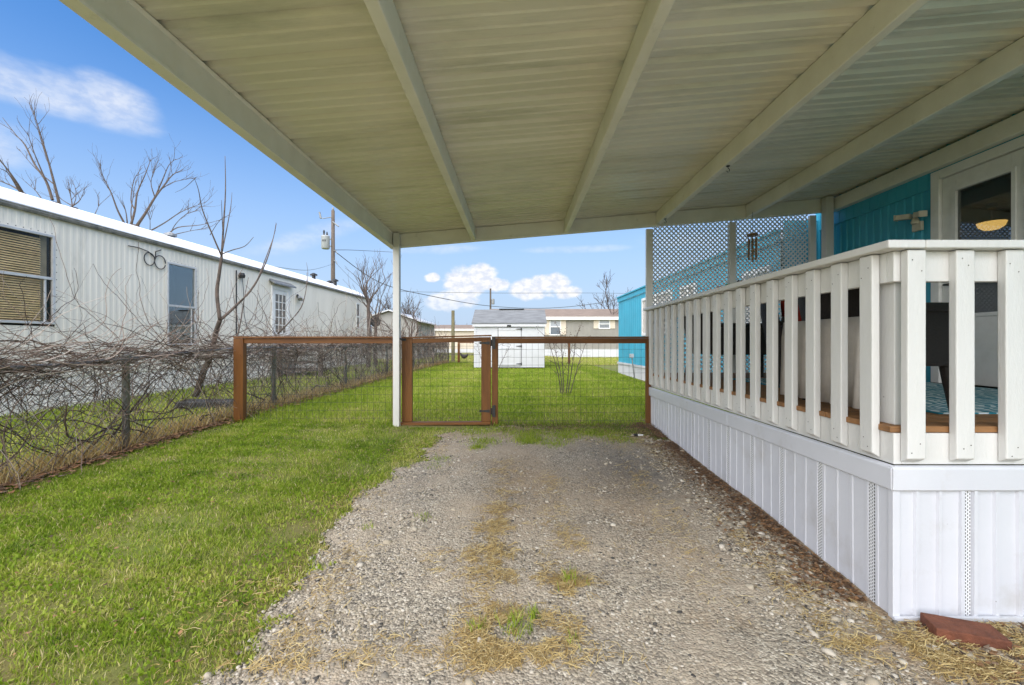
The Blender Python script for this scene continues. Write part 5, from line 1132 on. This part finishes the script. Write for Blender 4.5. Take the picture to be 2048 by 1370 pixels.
# ------------------------------------------------------------------ far homes
def far_home(name, x0, x1, y, zg, zsk, ze, zr, wallm, roofm, label, depth=4.5, hip=.8):
    r = thing(name, (x0, y, zg), label, 'mobile home', 'mobile homes beyond the back fence')
    b = ribbed((x0, y), (x1, y), zsk, ze, .3, .01, -1, .7); b.box(x0, x0+.05, y, y+depth, zsk, ze); b.build('wall', wallm, r)
    b = MB(); b.box(x0-.02, x1, y-.03, y+.02, zg-.1, zsk-.01); b.build('skirting', FARW, r)
    b = MB(); o_ = .25; m_ = y+depth/2
    b.poly([(x0-o_, y-o_, ze), (x1, y-o_, ze), (x1, m_, zr), (x0+hip, m_, zr), (x0-o_, y+depth+o_, ze), (x1, y+depth+o_, ze)], [(0, 1, 2, 3), (0, 3, 4), (4, 3, 2, 5)]); ob = b.build('roof', roofm, r); mo = ob.modifiers.new('t', 'SOLIDIFY'); mo.thickness = .05
    b = MB(); b.box(x0-o_, x1, y-o_-.03, y-o_, ze-.22, ze+.0); b.build('fascia', mat('fascia_'+name, (.72, .70, .66), (.66, .64, .6), 3, .6), r); return r
fh = far_home('tan_mobile_home', P(955, 0, 31).x, 14, 31, .23, .88, 3.12, 3.86, TAN, SHINGLEB, 'tan mobile home with brown shingle roof behind the shed')
def far_window(r, y, xa, xb_, za, zc, sha=None):
    b = MB(); f = .07; b.box(xa-f, xb_+f, y-.05, y-.015, zc, zc+f); b.box(xa-f, xb_+f, y-.05, y-.015, za-f, za); b.box(xa-f, xa, y-.05, y-.015, za, zc); b.box(xb_, xb_+f, y-.05, y-.015, za, zc); b.box(xa, xb_, y-.045, y-.02, (za+zc)/2-.03, (za+zc)/2+.03)
    w_ = b.build('window', WFRAME, r); b = MB(); b.box(xa, xb_, y-.022, y-.018, za, zc); sub(b, 'pane', MATS['far_pane'], w_, r)
    b = MB(); b.box(xa, xb_, y-.027, y-.0225, (za+zc)/2+.03, zc); sub(b, 'blind', MATS['far_blind'], w_, r)
    if sha:
        for q0, q1 in sha: b = MB(); b.box(q0, q1, y-.06, y-.02, za-.05, zc+.05); b.build('shutter', CREAM, r, bevel=.01)
mat('far_blind', (.42, .44, .47), (.36, .38, .41), 3, .5)
mat('far_pane', (.10, .12, .14), (.16, .18, .2), 3, .1, spec=.7)
def x31(px): return P(px, 0, 31).x
far_window(fh, 31, x31(1101), x31(1120), 1.9, 2.95, [(x31(1090), x31(1099)), (x31(1122), x31(1132))])
far_window(fh, 31, x31(1199), x31(1218), 2.35, 2.90, [(x31(1187), x31(1197)), (x31(1220), x31(1230))])
fh2 = far_home('beige_mobile_home', P(800, 0, 45).x, P(1010, 0, 45).x, 45, .2, .7, 2.75, 3.25, CREAM, SHINGLEB, 'long beige mobile home far away left of the shed')
b = MB(); xq = P(861, 0, 45).x; b.box(xq-.55, xq+.45, 44.9, 44.97, .7, 2.7); dd2 = b.build('door', FARW, fh2); b = MB(); b.box(xq-.15, xq+.15, 44.86, 44.89, 1.4, 2.3); sub(b, 'pane', MATS['far_pane'], dd2, fh2)
# small gabled outbuilding left of the post
gb = thing('gabled_house', (P(742, 0, 24).x, 24, .35), 'low grey gabled house behind trees beside the white post', 'house')
xa, xm, xc = P(744, 0, 24).x, P(779, 0, 24).x, P(834, 0, 24).x
b = MB(); b.extrude([(xa, .3), (xc, .3), (xc, 2.45), (xm, 3.0), (xa, 2.72)], 0, 5, (0, 24, 0), (1, 0, 0), (0, 0, 1), (0, 1, 0)); b.build('wall', mat('grey_siding', (.36, .35, .32), (.31, .30, .28), 1, .8), gb)
b = MB(); b.extrude([(xa-.3, 2.63), (xm, 3.03), (xc+.3, 2.40), (xc+.3, 2.46), (xm, 3.10), (xa-.3, 2.70)], -.2, 5.2, (0, 24, 0), (1, 0, 0), (0, 0, 1), (0, 1, 0)); b.build('roof', FRAMEA, gb)
dc = P(751, 643, 21); ds = thing('satellite_dish', (dc.x, 21.1, .3), 'black satellite dish on a pole beside the white home corner', 'dish')
b = MB(); b.lathe((dc.x, 21, dc.z), [(.02, .06), (.15, .035), (.26, -.02), (.26, -.03), (.15, .02), (.02, .045)], 20, 'y'); b.build('dish', BLACK, ds, smooth=True)
b = MB(); b.tube([(dc.x, 21.1, .3), (dc.x, 21.1, dc.z), (dc.x, 21.03, dc.z)], .025, 8); b.build('mast', GALV, ds)

# ------------------------------------------------------------------ utility poles, lines
p0 = P(666, 421, 35); up = thing('utility_pole', (p0.x, 35, .3), 'tall wooden utility pole with a grey transformer can', 'utility pole', 'utility poles')
b = MB(); b.tube([(p0.x, 35, 0), (p0.x, 35, p0.z)], [.19, .13], 12); b.build('pole', POLEW, up, smooth=True)
tp = P(651, 484, 34.8); b = MB(); b.lathe((tp.x, 34.8, tp.z-.55), [(.25, 0), (.31, .06), (.31, .95), (.33, 1.0), (.2, 1.08), (.05, 1.1)], 18); tr_ = b.build('transformer', mat('transformer_grey', (.42, .44, .45), (.36, .38, .39), 4, .5), up, smooth=True)
b = MB(); b.lathe((tp.x-.12, 34.8, tp.z+.5), [(.05, 0), (.08, .1), (.05, .2), (.08, .3), (.04, .45)], 10); b.lathe((tp.x+.12, 34.8, tp.z+.5), [(.05, 0), (.08, .1), (.05, .2), (.04, .3)], 10); sub(b, 'bushing', BLACK, tr_, up)
b = MB(); b.box(tp.x+.3, p0.x-.1, 34.86, 34.94, tp.z+.2, tp.z+.28); b.box(tp.x+.3, p0.x-.1, 34.86, 34.94, tp.z-.35, tp.z-.27); sub(b, 'bracket', GALV, tr_, up)
b = MB()
for k in range(3): b.box(tp.x-.12+k*.1, tp.x-.07+k*.1, 34.475, 34.482, tp.z-.02, tp.z+.14)
sub(b, 'number_marks', BLACK, tr_, up)
b = MB(); q1 = P(640, 430, 35); b.tube([(p0.x, 34.9, p0.z-.55), (q1.x+.3, 34.9, q1.z-.3), (q1.x, 34.9, q1.z-.2)], .03, 6); b.tube([(q1.x, 34.9, q1.z+.2), (q1.x+.12, 34.9, q1.z-.3)], .07, 8); b.tube([(p0.x, 34.9, p0.z-.9), (p0.x+.35, 34.9, p0.z-1.2), (p0.x+.5, 34.9, p0.z-1.3)], .05, 6); b.build('cutout_arm', GALV, up)
b = MB()
for z in (p0.z-3.2, p0.z-4.0): b.tube([(p0.x+.1, 34.85, z), (p0.x+.3, 34.85, z-.05), (p0.x+.4, 34.85, z-.3)], .03, 6)
b.lathe((p0.x, 35, p0.z), [(.06, 0), (.09, .12), (.05, .25)], 10); b.build('insulator', GALV, up)
p1 = P(981, 577, 80); up2 = thing('utility_pole', (p1.x, 80, .2), 'thin distant utility pole rising behind the shed', 'utility pole', 'utility poles')
b = MB(); b.tube([(p1.x, 80, 0), (p1.x, 80, p1.z)], [.2, .15], 10); b.build('pole', POLEW, up2)
tq = P(986, 603, 79.8); b = MB(); b.lathe((tq.x, 79.8, tq.z-.5), [(.25, 0), (.28, .1), (.28, .9), (.1, 1.0)], 12); b.build('transformer', GALV, up2)
def wire(name, pts, r, label):
    b = MB(); b.tube(curve_pts([Vector(p) for p in pts], 6), r, 4, False); tag(b.build(name, WIREF), label, 'power line', 'overhead wires')
wire('power_line', [(p0.x, 35, P(0, 500, 35).z), P(760, 565, 38), P(862, 592, 44), P(980, 612, 50), P(1100, 616, 54), P(1215, 603, 58), P(1330, 575, 60)], .03, 'lower sagging wire crossing the sky above the shed')
wire('power_line', [P(800, 583, 80), P(980, 586, 80), P(1190, 586, 84), P(1320, 588, 84)], .03, 'straight thin wire crossing the sky above the shed')
wire('power_line', [(p0.x, 35, P(0, 528, 35).z), P(620, 540, 28), P(560, 535, 24), P(520, 528, 20)], .012, 'wire dropping from the tall pole to the white home roof')
wire('power_line', [(p0.x, 35, P(0, 500, 35).z), P(700, 500, 50), P(742, 502, 60), P(800, 505, 75)], .03, 'short level wire right of the tall pole')
wire('power_line', [(p0.x, 35, P(0, 520, 35).z), P(700, 555, 30), P(740, 590, 26), P(790, 628, 24)], .012, 'wire falling from tall pole towards the grey gabled house')

# ------------------------------------------------------------------ hen
hp = P(928, 707, 23.5); hb = MB(); gzh = G(hp.x, 23.5)
hx, hy, hz_ = hp.x, 23.5, gzh+.20
pts = [(hx-.23, hy, hz_+.17), (hx-.20, hy, hz_+.17), (hx-.17, hy, hz_+.15), (hx-.13, hy, hz_+.08), (hx-.06, hy, hz_+.01), (hx+.03, hy, hz_-.01), (hx+.11, hy, hz_+.02), (hx+.17, hy, hz_+.08), (hx+.22, hy, hz_+.14)]
hb.tube(pts, [.006, .032, .036, .055, .095, .11, .085, .05, .015], 12)
for s in (-.03, .04): hb.tube([(hx+s, hy, hz_-.06), (hx+s*1.1, hy, gzh-.01)], .010, 6)
tag(hb.build('hen', mat('black_feathers', (.02, .02, .022), (.045, .03, .025), 30, .7), smooth=True), 'black hen walking on the grass beyond the back fence', 'hen')
